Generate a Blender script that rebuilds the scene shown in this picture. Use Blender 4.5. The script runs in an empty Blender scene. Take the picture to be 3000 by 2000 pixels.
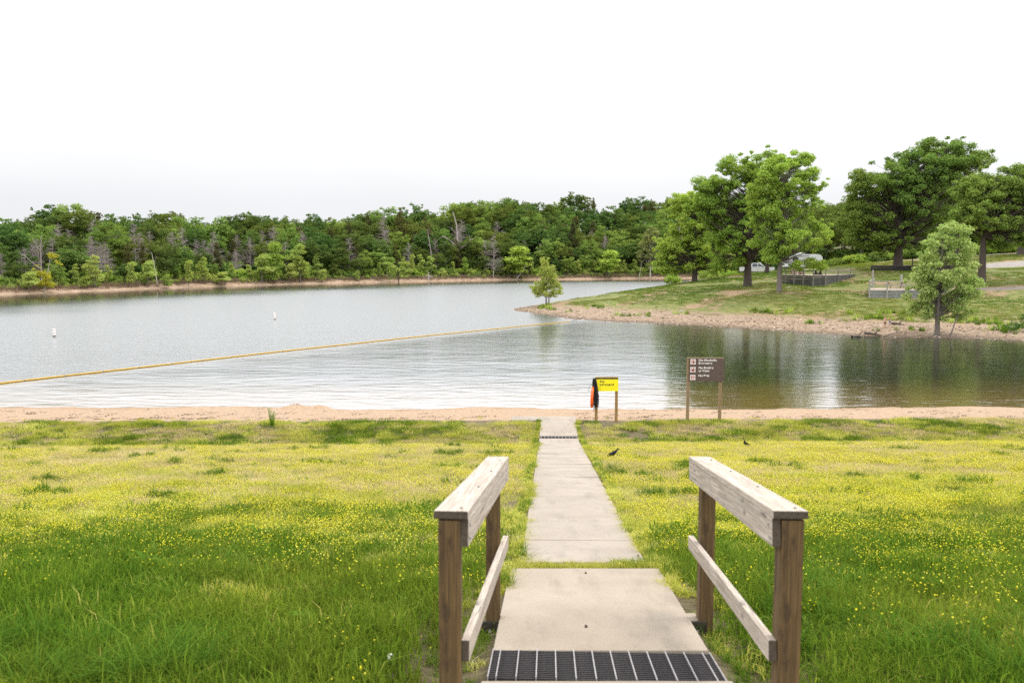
import bpy, bmesh, math, random
import numpy as np
from mathutils import Vector, Matrix

random.seed(7)
RNG = np.random.default_rng(7)
SC = bpy.context.scene
COL = SC.collection

# ------------------------------------------------------------------ camera
F = 2500.0                       # focal length in pixels of the 3000 px wide photograph
PITCH = math.atan(230 / F)
CZ = 6.0                         # eye height above the lake
cam = bpy.data.cameras.new('camera')
cam.sensor_width = 36.0
cam.lens = 36.0 * F / 3000
cam.clip_start, cam.clip_end = 0.1, 3000
cam.dof.use_dof = True
cam.dof.focus_distance = 26.0
cam.dof.aperture_fstop = 3.2
cam_o = bpy.data.objects.new('camera', cam)
cam_o.location = (0, 0, CZ)
cam_o.rotation_euler = (math.pi / 2 - PITCH, 0, 0)
COL.objects.link(cam_o)
SC.camera = cam_o

# ------------------------------------------------------------------ sky, sun, exposure
SUN = Vector((0.42, 0.15, 1.0)).normalized()        # hazy sun high over the lake
world = bpy.data.worlds.new('World')
SC.world = world
world.use_nodes = True
wt = world.node_tree
wt.nodes.clear()
w_out = wt.nodes.new('ShaderNodeOutputWorld')
w_bg = wt.nodes.new('ShaderNodeBackground')
w_bg.inputs['Strength'].default_value = 0.1
w_sky = wt.nodes.new('ShaderNodeTexSky')
w_sky.sky_type = 'NISHITA'
w_sky.sun_disc = False
w_sky.sun_elevation = math.asin(SUN.z)
w_sky.sun_rotation = math.atan2(SUN.x, SUN.y)
w_sky.dust_density = 6.0
w_hsv = wt.nodes.new('ShaderNodeHueSaturation')
w_hsv.inputs['Saturation'].default_value = 0.35
wt.links.new(w_sky.outputs[0], w_hsv.inputs['Color'])
w_tc = wt.nodes.new('ShaderNodeTexCoord')
w_sep = wt.nodes.new('ShaderNodeSeparateXYZ')
wt.links.new(w_tc.outputs['Generated'], w_sep.inputs[0])
w_ramp = wt.nodes.new('ShaderNodeValToRGB')          # overcast deck: grey-white horizon, brighter overhead; low bright ring added to whiten the lake
SKYSTOPS = [(0.0, (6.9, 7.0, 7.2)), (0.06, (7.05, 7.12, 7.3)), (0.11, (7.7, 7.75, 7.9)), (0.15, (13.5, 13.7, 14.3)), (0.20, (22.5, 23.0, 24.4)), (0.35, (18.8, 18.9, 19.3)), (1.0, (17.0, 16.9, 16.7))]
w_ramp.color_ramp.interpolation = 'EASE'
while len(w_ramp.color_ramp.elements) < len(SKYSTOPS):
    w_ramp.color_ramp.elements.new(0.5)
for e, (p, c) in zip(w_ramp.color_ramp.elements, SKYSTOPS):
    e.position = p
    e.color = (*c, 1)
wt.links.new(w_sep.outputs['Z'], w_ramp.inputs[0])
w_noise = wt.nodes.new('ShaderNodeTexNoise')         # soft cloud structure
w_noise.inputs['Scale'].default_value = 1.6
w_noise.inputs['Detail'].default_value = 4
w_map = wt.nodes.new('ShaderNodeMapping')
w_map.inputs['Scale'].default_value = (1, 1, 3)
wt.links.new(w_tc.outputs['Generated'], w_map.inputs[0])
wt.links.new(w_map.outputs[0], w_noise.inputs['Vector'])
w_mr = wt.nodes.new('ShaderNodeMapRange')
w_mr.inputs['From Min'].default_value, w_mr.inputs['From Max'].default_value = 0.3, 0.7
w_mr.inputs['To Min'].default_value, w_mr.inputs['To Max'].default_value = 0.95, 1.05
wt.links.new(w_noise.outputs[0], w_mr.inputs[0])
w_mul = wt.nodes.new('ShaderNodeVectorMath'); w_mul.operation = 'SCALE'
wt.links.new(w_ramp.outputs[0], w_mul.inputs[0])
wt.links.new(w_mr.outputs[0], w_mul.inputs['Scale'])
w_mix = wt.nodes.new('ShaderNodeMix'); w_mix.data_type = 'RGBA'
w_mix.inputs[0].default_value = 0.9
wt.links.new(w_hsv.outputs[0], w_mix.inputs[6])
wt.links.new(w_mul.outputs[0], w_mix.inputs[7])
wt.links.new(w_mix.outputs[2], w_bg.inputs['Color'])
wt.links.new(w_bg.outputs[0], w_out.inputs[0])

sun = bpy.data.lights.new('sun', 'SUN')
sun.energy = 1.5
sun.angle = math.radians(20)
sun.color = (1.0, 0.95, 0.86)
sun_o = bpy.data.objects.new('sun', sun)
sun_o.rotation_euler = (-SUN).to_track_quat('-Z', 'Y').to_euler()
COL.objects.link(sun_o)

SC.view_settings.view_transform = 'Standard'
SC.view_settings.look = 'None'
SC.view_settings.exposure = 0.45
SC.view_settings.gamma = 1.0
SC.view_settings.use_curve_mapping = False
SC.render.engine = 'CYCLES'
SC.cycles.use_denoising = False
SC.cycles.max_bounces = 6
SC.cycles.diffuse_bounces = 4
SC.cycles.transmission_bounces = 4
SC.cycles.transparent_max_bounces = 4

# ------------------------------------------------------------------ helpers: photograph -> place
ct, st = math.cos(PITCH), math.sin(PITCH)
def ray(px, py):
    c, r = (px - 1500) / F, -(py - 1000) / F
    return Vector((c, ct + r * st, -st + r * ct))
def at_z(px, py, z):
    d = ray(px, py); t = (z - CZ) / d.z
    return Vector((0, 0, CZ)) + d * t
def at_y(px, py, y):
    d = ray(px, py); t = y / d.y
    return Vector((0, 0, CZ)) + d * t
def at_ground(px, py, hf, y0=4.0, y1=420.0):
    d = ray(px, py); y = y0
    while y < y1:
        t = y / d.y
        if CZ + d.z * t <= hf(d.x * t, y):
            lo, hi = y - max(0.1, y * .01), y
            for _ in range(14):
                m = (lo + hi) / 2; t = m / d.y
                if CZ + d.z * t <= hf(d.x * t, m): hi = m
                else: lo = m
            t = hi / d.y
            return Vector((d.x * t, hi, hf(d.x * t, hi)))
        y += max(0.1, y * .01)
    return None

# ------------------------------------------------------------------ helpers: numbers
_H = np.random.default_rng(99).random(65536)
def _hash(ix, iy):
    return _H[((ix * 73856093) ^ (iy * 19349663)) & 65535]
def vnoise(x, y):
    x = np.asarray(x, float); y = np.asarray(y, float)
    ix, iy = np.floor(x).astype(np.int64), np.floor(y).astype(np.int64)
    fx, fy = x - ix, y - iy
    fx, fy = fx * fx * (3 - 2 * fx), fy * fy * (3 - 2 * fy)
    a, b, c, d = _hash(ix, iy), _hash(ix + 1, iy), _hash(ix, iy + 1), _hash(ix + 1, iy + 1)
    return (a * (1 - fx) + b * fx) * (1 - fy) + (c * (1 - fx) + d * fx) * fy
def fbm(x, y, o=3):
    s, a, t = 0, 1, 0
    for k in range(o):
        s = s + a * vnoise(x * 2 ** k + 17.3 * k, y * 2 ** k + 5.1 * k); t += a; a *= .5
    return s / t
def sstep(a, b, x):
    t = np.clip((np.asarray(x, float) - a) / (b - a), 0, 1)
    return t * t * (3 - 2 * t)

# ------------------------------------------------------------------ helpers: objects
def fast_mesh(name, V, quads=None, tris=None, mats=(), qm=None, tm=None, smooth=False):
    me = bpy.data.meshes.new(name)
    V = np.asarray(V, np.float32)
    nq = 0 if quads is None else len(quads)
    nt = 0 if tris is None else len(tris)
    me.vertices.add(len(V)); me.vertices.foreach_set('co', V.ravel())
    me.loops.add(nq * 4 + nt * 3); me.polygons.add(nq + nt)
    li = []
    if nq: li.append(np.asarray(quads, np.int32).ravel())
    if nt: li.append(np.asarray(tris, np.int32).ravel())
    me.loops.foreach_set('vertex_index', np.concatenate(li))
    ls = np.concatenate([np.arange(nq) * 4, nq * 4 + np.arange(nt) * 3]).astype(np.int32)
    me.polygons.foreach_set('loop_start', ls)
    if qm is not None or tm is not None:
        mi = np.concatenate([np.zeros(nq, np.int32) if qm is None else np.asarray(qm, np.int32),
                             np.zeros(nt, np.int32) if tm is None else np.asarray(tm, np.int32)])
        me.polygons.foreach_set('material_index', mi)
    me.update(calc_edges=True)
    if smooth: me.polygons.foreach_set('use_smooth', np.ones(nq + nt, bool))
    for m in mats: me.materials.append(m)
    me.validate()
    return me
def link(name, data, parent=None, mat=None):
    o = bpy.data.objects.new(name, data)
    COL.objects.link(o)
    if parent: o.parent = parent
    if mat and data: data.materials.append(mat)
    return o
def tag(o, label=None, cat=None, group=None, kind=None):
    if label: o['label'] = label
    if cat: o['category'] = cat
    if group: o['group'] = group
    if kind: o['kind'] = kind
    return o
def thing(name, label, cat, loc=(0, 0, 0), rz=0.0, group=None):
    o = link(name, None); o.empty_display_size = .1
    o.location = loc; o.rotation_euler = (0, 0, rz)
    o.matrix_world = Matrix.Translation(loc) @ Matrix.Rotation(rz, 4, 'Z')
    return tag(o, label, cat, group)
def bm_obj(name, bm, mat, parent=None, smooth=False):
    me = bpy.data.meshes.new(name); bm.to_mesh(me); bm.free()
    if smooth: me.polygons.foreach_set('use_smooth', np.ones(len(me.polygons), bool))
    return link(name, me, parent, mat)
def inv(parent):
    return parent.matrix_world.inverted() if parent else Matrix()
def box_bm(bm, cx, cy, cz, sx, sy, sz, bev=0.0):
    r = bmesh.ops.create_cube(bm, size=1, matrix=Matrix.Translation((cx, cy, cz)) @ Matrix.Diagonal((sx, sy, sz, 1)))
    if bev:
        es = {e for v in r['verts'] for e in v.link_edges}
        bmesh.ops.bevel(bm, geom=list(es), offset=bev, segments=2, affect='EDGES', profile=.6)
def box(name, c, s, mat, parent=None, bev=0.0, rot=None):
    """box in parent space"""
    bm = bmesh.new(); box_bm(bm, 0, 0, 0, *s, bev=bev)
    o = bm_obj(name, bm, mat, parent); o.location = c
    if rot: o.rotation_euler = rot
    return o
def board(name, p0, p1, w, h, mat, parent, bev=.004, up=Vector((0, 0, 1)), endm=None):
    """a board from p0 to p1 (world), long axis = its local X, width w sideways, height h along up"""
    p0, p1 = Vector(p0), Vector(p1)
    L = (p1 - p0).length; X = (p1 - p0).normalized()
    Y = up.cross(X).normalized(); Z = X.cross(Y)
    bm = bmesh.new(); box_bm(bm, 0, 0, 0, L, w, h, bev)
    o = bm_obj(name, bm, mat, parent)
    M = Matrix((X, Y, Z)).transposed().to_4x4(); M.translation = (p0 + p1) / 2
    o.matrix_basis = inv(parent) @ M
    if endm:
        o.data.materials.append(endm)
        for f in o.data.polygons:
            if abs(f.normal.x) > .9: f.material_index = 1
    return o
def prism_bm(bm, pts, y0, y1):
    """extrude an xz outline along y"""
    a = [bm.verts.new((x, y0, z)) for x, z in pts]; b = [bm.verts.new((x, y1, z)) for x, z in pts]
    bm.faces.new(a); bm.faces.new(b[::-1]); n = len(pts)
    for i in range(n): bm.faces.new((a[i], b[i], b[(i + 1) % n], a[(i + 1) % n]))
    bmesh.ops.recalc_face_normals(bm, faces=bm.faces)
def tubes(paths, sides=5):
    """paths: list of (points Nx3, radii N) -> V, quads"""
    Vs, Qs, off = [], [], 0
    ang = np.arange(sides) * 2 * math.pi / sides
    for P, R in paths:
        P = np.asarray(P, float); R = np.asarray(R, float); n = len(P)
        T = np.gradient(P, axis=0); T /= np.linalg.norm(T, axis=1, keepdims=True) + 1e-9
        ref = np.where(np.abs(T[:, 2:3]) > .9, np.array([[1., 0, 0]]), np.array([[0., 0, 1]]))
        A = np.cross(T, ref); A /= np.linalg.norm(A, axis=1, keepdims=True) + 1e-9
        B = np.cross(T, A)
        V = P[:, None] + R[:, None, None] * (np.cos(ang)[None, :, None] * A[:, None] + np.sin(ang)[None, :, None] * B[:, None])
        Vs.append(V.reshape(-1, 3))
        i = np.arange(n - 1)[:, None] * sides; j = np.arange(sides)[None]; k = (j + 1) % sides
        Qs.append(np.stack([i + j, i + k, i + sides + k, i + sides + j], -1).reshape(-1, 4) + off)
        off += n * sides
    return np.concatenate(Vs), np.concatenate(Qs)
def tube_obj(name, paths, mat, parent=None, sides=6):
    V, Q = tubes(paths, sides)
    return link(name, fast_mesh(name, V, Q, smooth=True), parent, mat)
def bez(p0, p1, p2, n):
    t = np.linspace(0, 1, n)[:, None]
    return (1 - t) ** 2 * np.asarray(p0) + 2 * t * (1 - t) * np.asarray(p1) + t * t * np.asarray(p2)
def loft(name, spine, mat, parent=None, n=10):
    """one closed skin through rings: (x,y,z, half width, half height)"""
    V, Q = [], []
    for (x, y, z, w, h) in spine:
        for k in range(n):
            a = 2 * math.pi * k / n
            V.append((x, y + math.cos(a) * w, z + math.sin(a) * h))
    for i in range(len(spine) - 1):
        for k in range(n): Q.append((i * n + k, i * n + (k + 1) % n, (i + 1) * n + (k + 1) % n, (i + 1) * n + k))
    m = len(spine); T = []
    for ring, s in ((0, spine[0]), (m - 1, spine[-1])):
        V.append(s[:3]); c = len(V) - 1
        for k in range(n):
            a, b = ring * n + k, ring * n + (k + 1) % n
            T.append((c, b, a) if ring == 0 else (c, a, b))
    return link(name, fast_mesh(name, V, Q, T, smooth=True), parent, mat)

# ------------------------------------------------------------------ helpers: materials
class NT:
    def __init__(s, name):
        s.m = bpy.data.materials.new(name); s.m.use_nodes = True
        s.t = s.m.node_tree; s.b = s.t.nodes['Principled BSDF']; s.out = s.t.nodes['Material Output']
        s.b.inputs['Roughness'].default_value = .85
    def n(s, typ, **kw):
        nd = s.t.nodes.new(typ)
        for k, v in kw.items(): setattr(nd, k, v)
        return nd
    def l(s, a, b): s.t.links.new(a, b)
    def coord(s, kind='Object', scale=(1, 1, 1), rot=(0, 0, 0)):
        mp = s.n('ShaderNodeMapping'); mp.inputs['Scale'].default_value = scale; mp.inputs['Rotation'].default_value = rot
        if kind == 'Position': s.l(s.n('ShaderNodeNewGeometry').outputs['Position'], mp.inputs[0])
        else: s.l(s.n('ShaderNodeTexCoord').outputs[kind], mp.inputs[0])
        return mp.outputs[0]
    def noise(s, vec, scale=1, detail=3, rough=.55, dist=0):
        nd = s.n('ShaderNodeTexNoise'); nd.inputs['Scale'].default_value = scale; nd.inputs['Detail'].default_value = detail
        nd.inputs['Roughness'].default_value = rough; nd.inputs['Distortion'].default_value = dist
        s.l(vec, nd.inputs['Vector']); return nd.outputs[0]
    def ramp(s, fac, stops, interp='LINEAR'):
        nd = s.n('ShaderNodeValToRGB'); r = nd.color_ramp; r.interpolation = interp
        while len(r.elements) < len(stops): r.elements.new(.5)
        for e, (p, c) in zip(r.elements, stops):
            e.position = p; e.color = (*c, 1) if len(c) == 3 else c
        s.l(fac, nd.inputs[0]); return nd.outputs[0]
    def mix(s, f, a, b, blend='MIX'):
        nd = s.n('ShaderNodeMix', data_type='RGBA', blend_type=blend)
        for v, i in ((f, 0), (a, 6), (b, 7)):
            if hasattr(v, 'is_output'): s.l(v, nd.inputs[i])
            elif i == 0: nd.inputs[0].default_value = v
            else: nd.inputs[i].default_value = (*v, 1)
        return nd.outputs[2]
    def math(s, op, a, b=None):
        nd = s.n('ShaderNodeMath', operation=op)
        for v, i in ((a, 0), (b, 1)):
            if v is None: continue
            if hasattr(v, 'is_output'): s.l(v, nd.inputs[i])
            else: nd.inputs[i].default_value = v
        return nd.outputs[0]
    def mapr(s, v, a, b, c, d):
        nd = s.n('ShaderNodeMapRange', interpolation_type='SMOOTHSTEP')
        for i, q in enumerate((a, b, c, d)): nd.inputs[i + 1].default_value = q
        s.l(v, nd.inputs[0]); return nd.outputs[0]
    def col(s, c):
        if hasattr(c, 'is_output'): s.l(c, s.b.inputs['Base Color'])
        else: s.b.inputs['Base Color'].default_value = (*c, 1)
    def bump(s, h, strength=.5, dist=.02):
        nd = s.n('ShaderNodeBump'); nd.inputs['Strength'].default_value = strength; nd.inputs['Distance'].default_value = dist
        s.l(h, nd.inputs['Height']); s.l(nd.outputs[0], s.b.inputs['Normal']); return nd
    def pos(s):
        sp = s.n('ShaderNodeSeparateXYZ'); s.l(s.n('ShaderNodeNewGeometry').outputs['Position'], sp.inputs[0]); return sp.outputs

def plain(name, c, rough=.6, metal=0, var=.12, scale=20):
    m = NT(name); f = m.noise(m.coord(), scale, 3)
    m.col(m.ramp(f, [(.3, tuple(x * (1 - var) for x in c)), (.7, tuple(min(1, x * (1 + var)) for x in c))]))
    m.b.inputs['Roughness'].default_value = rough; m.b.inputs['Metallic'].default_value = metal
    return m.m
def wood(name, dark, light, stain=None, knots=True, gscale=1.0, rough=.8):
    m = NT(name)
    g = m.noise(m.coord(scale=(1.2 * gscale, 26 * gscale, 26 * gscale)), 1.6, 5, .65, .8)
    g2 = m.noise(m.coord(scale=(3 * gscale, 120 * gscale, 120 * gscale)), 1.5, 2)
    c = m.ramp(g, [(.30, dark), (.5, tuple((a + b) / 2 for a, b in zip(dark, light))), (.68, light)])
    c = m.mix(m.mapr(g2, .38, .72, 0, .55), c, tuple(x * .5 for x in dark))
    cr = m.noise(m.coord(scale=(.9 * gscale, 34 * gscale, 34 * gscale)), 2.2, 1)
    c = m.mix(m.mapr(cr, .70, .74, 0, .75), c, tuple(x * .25 for x in dark))                  # drying splits
    if knots:
        v = m.n('ShaderNodeTexVoronoi'); v.inputs['Scale'].default_value = 1
        m.l(m.coord(scale=(2.6, 7, 7)), v.inputs['Vector'])
        c = m.mix(m.mapr(v.outputs['Distance'], .05, .16, .85, 0), c, tuple(x * .28 for x in dark))
    if stain:
        c = m.mix(m.mapr(m.noise(m.coord(scale=(2, 6, 6)), 2.2, 4, .6), .52, .72, 0, .8), c, stain)
    m.col(c); m.b.inputs['Roughness'].default_value = rough
    m.bump(g, .35, .004)
    return m.m
def leafy(name, cols, trans=.4, stalk=None, world_var=0.25, wscale=.5):
    """thin foliage: colour differs per leaf, per plant, and in broad patches of ground"""
    m = NT(name)
    gi = m.n('ShaderNodeNewGeometry'); oi = m.n('ShaderNodeObjectInfo')
    f = m.math('ADD', m.math('MULTIPLY', gi.outputs['Random Per Island'], .58), m.math('MULTIPLY', oi.outputs['Random'], .42))
    c = m.ramp(f, cols)
    if world_var:
        w = m.noise(m.coord('Position'), wscale, 2)
        c = m.mix(m.mapr(w, .35, .65, 0, world_var), c, (.30, .27, .04), 'MIX')
    d = m.n('ShaderNodeBsdfDiffuse'); t = m.n('ShaderNodeBsdfTranslucent'); x = m.n('ShaderNodeMixShader')
    m.l(c, d.inputs[0])
    br = m.mix(1.0, c, (1.15, 1.25, .75), 'MULTIPLY'); m.l(br, t.inputs[0])
    x.inputs[0].default_value = trans
    m.l(d.outputs[0], x.inputs[1]); m.l(t.outputs[0], x.inputs[2])
    m.l(x.outputs[0], m.out.inputs[0])
    return m.m

# ------------------------------------------------------------------ near bank: heights
LAWN_Y = [-40, -5, 0, 22, 24.6, 26.2, 27.0, 28.3, 29.2, 31.5, 35.1, 37, 42, 80, 140]
LAWN_Z = [9.6, 4.97, 4.24, 1.07, .64, .33, .40, .62, .58, .33, .0, -.3, -.8, -3, -4]
PATH_Y = [-10, 0, 25.4, 26.6, 29.3, 30]
PATH_Z = [5.71, 4.27, .613, .52, .67, .67]
def warp_y(x, y):
    """the bank's crest runs a little askew to the view; the waterline does not"""
    x = np.clip(np.asarray(x, float), -40, 40)
    return y - .023 * x * np.interp(y, [5, 24, 29, 33, 36], [0, 1, 1, .3, .0])
def path_x(y): return .587 + .0425 * (y - 5.6)
def near_h(x, y, rough=True):
    x = np.asarray(x, float); y = np.asarray(y, float)
    yy = warp_y(x, y)
    z = np.interp(yy, LAWN_Y, LAWN_Z)
    if rough:
        z = z + (fbm(x * .45, y * .45) - .5) * .12 * np.interp(yy, [5, 28, 35], [1, .8, .35]) + (fbm(x * 1.7 + 9, y * 1.7) - .5) * .05
        z = z + ((vnoise(x * .16 + 3, 0 * y) - .5) * .16 + (vnoise(x * .7 + 8, y * .2) - .5) * .07) * sstep(33.2, 35.2, yy) * (1 - sstep(38, 44, yy))
    w = np.exp(-((x - path_x(y)) / 1.15) ** 4)                     # levelled for the walk
    z = z * (1 - w) + w * (np.interp(y, PATH_Y, PATH_Z) - .035) * (y < 29.3) + w * z * (y >= 29.3)
    d = np.abs(x - path_x(y))                                      # worn trench beside the ramp slab
    z = z - .13 * np.exp(-((d - 1.0) / .3) ** 2) * sstep(7.0, 6.2, y)
    # a small sand heap with a notch on the left of the beach
    for (hx, hy, hr, hh) in ((-8.95, 34.2, .45, .15), (-8.65, 34.35, .3, .10), (-7.85, 34.35, .42, .17), (-7.6, 34.2, .3, .06), (-8.33, 34.2, .13, -.10)):
        z = z + hh * np.exp(-(((x - hx) / hr) ** 2 + ((y - hy) / (hr * .8)) ** 2))
    return z
def near1(x, y): return float(near_h(x, y))

def grid_mesh(name, xs, ys, hf, mats):
    X, Y = np.meshgrid(xs, ys); Z = hf(X, Y)
    V = np.stack([X, Y, Z], -1).reshape(-1, 3); nx, ny = len(xs), len(ys)
    i = (np.arange(ny - 1)[:, None] * nx + np.arange(nx - 1)[None]).ravel()
    return fast_mesh(name, V, np.stack([i, i + 1, i + nx + 1, i + nx], -1), mats=mats, smooth=True)

# ------------------------------------------------------------------ materials of the setting
def ground_material():
    m = NT('lawn_soil_and_sand'); p = m.pos()
    yy = m.math('SUBTRACT', p[1], m.math('MULTIPLY', p[0], .02))
    n1 = m.noise(m.coord('Position'), 1.1, 4); n2 = m.noise(m.coord('Position', (1, 3, 1)), 6, 5, .7)
    n3 = m.noise(m.coord('Position', (1, 2.5, 1)), 26, 3, .7)
    soil = m.ramp(n2, [(.3, (.06, .042, .020)), (.5, (.12, .095, .04)), (.7, (.21, .165, .09))])
    sand = m.ramp(n2, [(.25, (.20, .125, .07)), (.5, (.41, .285, .185)), (.75, (.54, .405, .285))])
    sand = m.mix(m.mapr(n3, .55, .75, 0, .5), sand, (.30, .17, .09))
    wet = m.mapr(m.math('ADD', p[2], m.math('MULTIPLY', n1, .10)), .05, .17, .75, 0)
    sand = m.mix(wet, sand, (.30, .19, .10))
    e = m.math('ADD', yy, m.math('MULTIPLY', m.math('SUBTRACT', n1, .5), 1.6))
    m.col(m.mix(m.mapr(e, 28.9, 29.5, 0, 1), soil, sand))
    m.b.inputs['Roughness'].default_value = .95
    m.bump(m.math('ADD', n2, m.math('MULTIPLY', n3, .4)), 1.0, .07)
    return m.m
def headland_material():
    m = NT('headland_turf_and_gravel'); p = m.pos()
    n1 = m.noise(m.coord('Position', (1, 1, 0)), .13, 5, .62); n2 = m.noise(m.coord('Position', (1, 1, 1)), 1.3, 5, .7)
    n3 = m.noise(m.coord('Position', (1, 1, 1)), 5, 3, .7)
    turf = m.ramp(n2, [(.3, (.075, .095, .016)), (.5, (.135, .155, .028)), (.68, (.24, .21, .065))])
    bare = m.ramp(n2, [(.3, (.20, .12, .065)), (.7, (.36, .24, .15))])
    c = m.mix(m.mapr(m.math('ADD', n1, m.math('MULTIPLY', n2, .25)), .63, .73, 0, .9), turf, bare)
    grav = m.ramp(m.math('ADD', m.math('MULTIPLY', n2, .5), m.math('MULTIPLY', n3, .5)), [(.32, (.13, .09, .055)), (.5, (.27, .19, .125)), (.66, (.40, .315, .235))])
    e = m.math('ADD', p[2], m.math('ADD', m.math('MULTIPLY', m.math('SUBTRACT', n1, .5), 1.6), m.math('MULTIPLY', m.math('SUBTRACT', n2, .5), .9)))
    c = m.mix(m.mapr(e, .62, .98, 1, 0), c, grav)
    m.col(m.mix(m.mapr(p[2], .02, .22, .75, 0), c, (.09, .06, .035)))
    m.b.inputs['Roughness'].default_value = .95
    m.bump(m.math('ADD', n2, n3), .9, .15)
    return m.m
def hillside_material():
    m = NT('forest_floor'); p = m.pos()
    n2 = m.noise(m.coord('Position'), .5, 5, .7)
    c = m.ramp(n2, [(.3, (.035, .03, .018)), (.55, (.06, .065, .02)), (.75, (.10, .11, .03))])
    s = m.ramp(m.noise(m.coord('Position', (1, 1, 4)), .7, 4, .7), [(.3, (.17, .105, .065)), (.65, (.38, .275, .19))])
    m.col(m.mix(m.mapr(m.math('ADD', p[2], m.math('MULTIPLY', n2, 1.0)), 1.15, 1.7, 1, 0), c, s))
    m.b.inputs['Roughness'].default_value = 1
    return m.m
def water_material():
    m = NT('lake_water'); p = m.pos()
    n1 = m.noise(m.coord('Position'), .12, 3)
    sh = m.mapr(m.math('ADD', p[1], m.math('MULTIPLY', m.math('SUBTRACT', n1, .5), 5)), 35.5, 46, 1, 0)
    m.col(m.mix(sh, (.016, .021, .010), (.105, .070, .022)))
    m.b.inputs['IOR'].default_value = 1.9
    # ripples: calm long wavelets inside the swimming line, choppier outside it
    calm = m.noise(m.coord('Position', (.55, 1.5, 1), (0, 0, .30)), 1.1, 2, .5, .4)
    fine = m.noise(m.coord('Position', (.8, 1.6, 1), (0, 0, -.2)), 5.5, 2, .5)
    chop = m.noise(m.coord('Position', (.7, 1.25, 1), (0, 0, .15)), 1.7, 4, .62, .2)
    swell = m.noise(m.coord('Position', (.2, .5, 1), (0, 0, .3)), .35, 2)
    # signed side of the line between its two ends
    a, b = LINE_A, LINE_B
    nx, ny = -(b.y - a.y), (b.x - a.x); L = math.hypot(nx, ny)
    side = m.math('ADD', m.math('MULTIPLY', p[0], nx / L), m.math('ADD', m.math('MULTIPLY', p[1], ny / L), -(a.x * nx + a.y * ny) / L))
    out = m.mapr(side, -3, 3, 0, 1)
    hin = m.math('ADD', m.math('MULTIPLY', calm, .5), m.math('MULTIPLY', fine, .10))
    hout = m.math('ADD', m.math('MULTIPLY', chop, 1.35), m.math('MULTIPLY', fine, .05))
    h = m.math('ADD', m.math('MULTIPLY', m.math('SUBTRACT', 1.0, out), hin), m.math('MULTIPLY', out, hout))
    h = m.math('ADD', h, m.math('MULTIPLY', swell, .8))
    fade = m.math('MULTIPLY', m.mapr(p[1], 42, 130, 1, .22), m.math('SUBTRACT', 1.0, m.math('MULTIPLY', m.n('ShaderNodeAttribute', attribute_name='lee').outputs['Fac'], .6)))
    m.bump(m.math('MULTIPLY', h, fade), 1.0, .045)
    # ripples too fine to resolve: calm at our beach, rough in the wind beyond the line
    far = m.mapr(p[1], 36, 100, .09, .17)
    lee = m.n('ShaderNodeAttribute', attribute_name='lee').outputs['Fac']
    rg = m.math('ADD', far, m.math('MULTIPLY', out, .13))
    m.l(m.math('ADD', m.math('MULTIPLY', rg, m.math('SUBTRACT', 1.0, lee)), m.math('MULTIPLY', lee, .075)), m.b.inputs['Roughness'])
    return m.m

# ------------------------------------------------------------------ the lake, the near bank
LINE_A, LINE_B = at_z(-60, 1128, 0.05), at_z(1672, 941, 0.05)
xs = np.concatenate([np.linspace(-420, -45, 26), np.linspace(-44, -23, 30), np.linspace(-22.6, 22.6, 170), np.linspace(23, 44, 30), np.linspace(45, 420, 26)])
ys = np.concatenate([np.linspace(-40, 3, 16), np.linspace(3.3, 23, 76), np.linspace(23.15, 38, 120), np.linspace(38.5, 140, 22)])
tag(link('ground', grid_mesh('ground', xs, ys, near_h, [ground_material()])), kind='structure')

# ------------------------------------------------------------------ headland: heights from points of the photograph
HP = []
front = [(1497, 908), (1560, 920), (1650, 934), (1800, 943), (1950, 950), (2100, 958), (2250, 968), (2400, 978), (2600, 985), (2800, 991), (3000, 998), (3250, 1006)]
for q in front:
    v = at_z(*q, 0); HP.append((v.x, v.y, 0.0)); HP.append((v.x - 1.0, v.y - 8, -.9))
for (px, py, Y) in [(1600, 890, 110), (1650, 882, 113), (1700, 873, 116), (1800, 859, 122), (1900, 842, 128), (2000, 827, 133), (2035, 825, 125), (2100, 812, 140),
                    (2190, 838, 106), (2283, 852, 95), (2190, 803, 142), (2100, 858, 101), (2000, 905, 95), (2378, 837, 104), (2485, 812, 113), (2275, 821, 112),
                    (2300, 800, 145), (2400, 786, 150), (2480, 775, 150), (2550, 791, 116), (2700, 789, 116), (2870, 786, 116), (2680, 762, 142), (2880, 752, 140),
                    (3000, 745, 140), (2597, 872, 93), (2546, 872, 93), (2750, 872, 93), (2880, 835, 100), (3000, 845, 95), (3000, 783, 118), (2630, 788, 118),
                    (2600, 960, 72), (2400, 940, 80), (2800, 945, 76), (2200, 930, 85), (1800, 915, 95), (3200, 790, 110), (3200, 900, 85), (2950, 930, 80)]:
    v = at_y(px, py, Y); HP.append((v.x, v.y, v.z))
HP += [(-4, 112, -.7), (2, 120, -.5), (8, 128, -.5), (14, 136, -.5), (20, 146, -.6), (30, 158, -.7), (40, 168, -.6), (-12, 105, -1.5), (30, 175, -1.2), (45, 185, -.8), (15, 165, -1.5), (0, 150, -2),
       (52, 158, 4.2), (62, 165, 5.0), (75, 170, 6.5), (62, 200, 5.2), (90, 175, 8), (90, 210, 10), (120, 170, 10), (120, 220, 14), (120, 110, 8), (110, 90, 5), (150, 150, 12), (160, 100, 9), (150, 220, 16)]
HP = np.array(HP)
_D = np.linalg.norm(HP[:, None, :2] - HP[None, :, :2], axis=-1)
_A = np.block([[_D + np.eye(len(HP)) * -.15, np.ones((len(HP), 1))], [np.ones((1, len(HP))), np.zeros((1, 1))]])
_W = np.linalg.solve(_A, np.append(HP[:, 2], 0))
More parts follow.
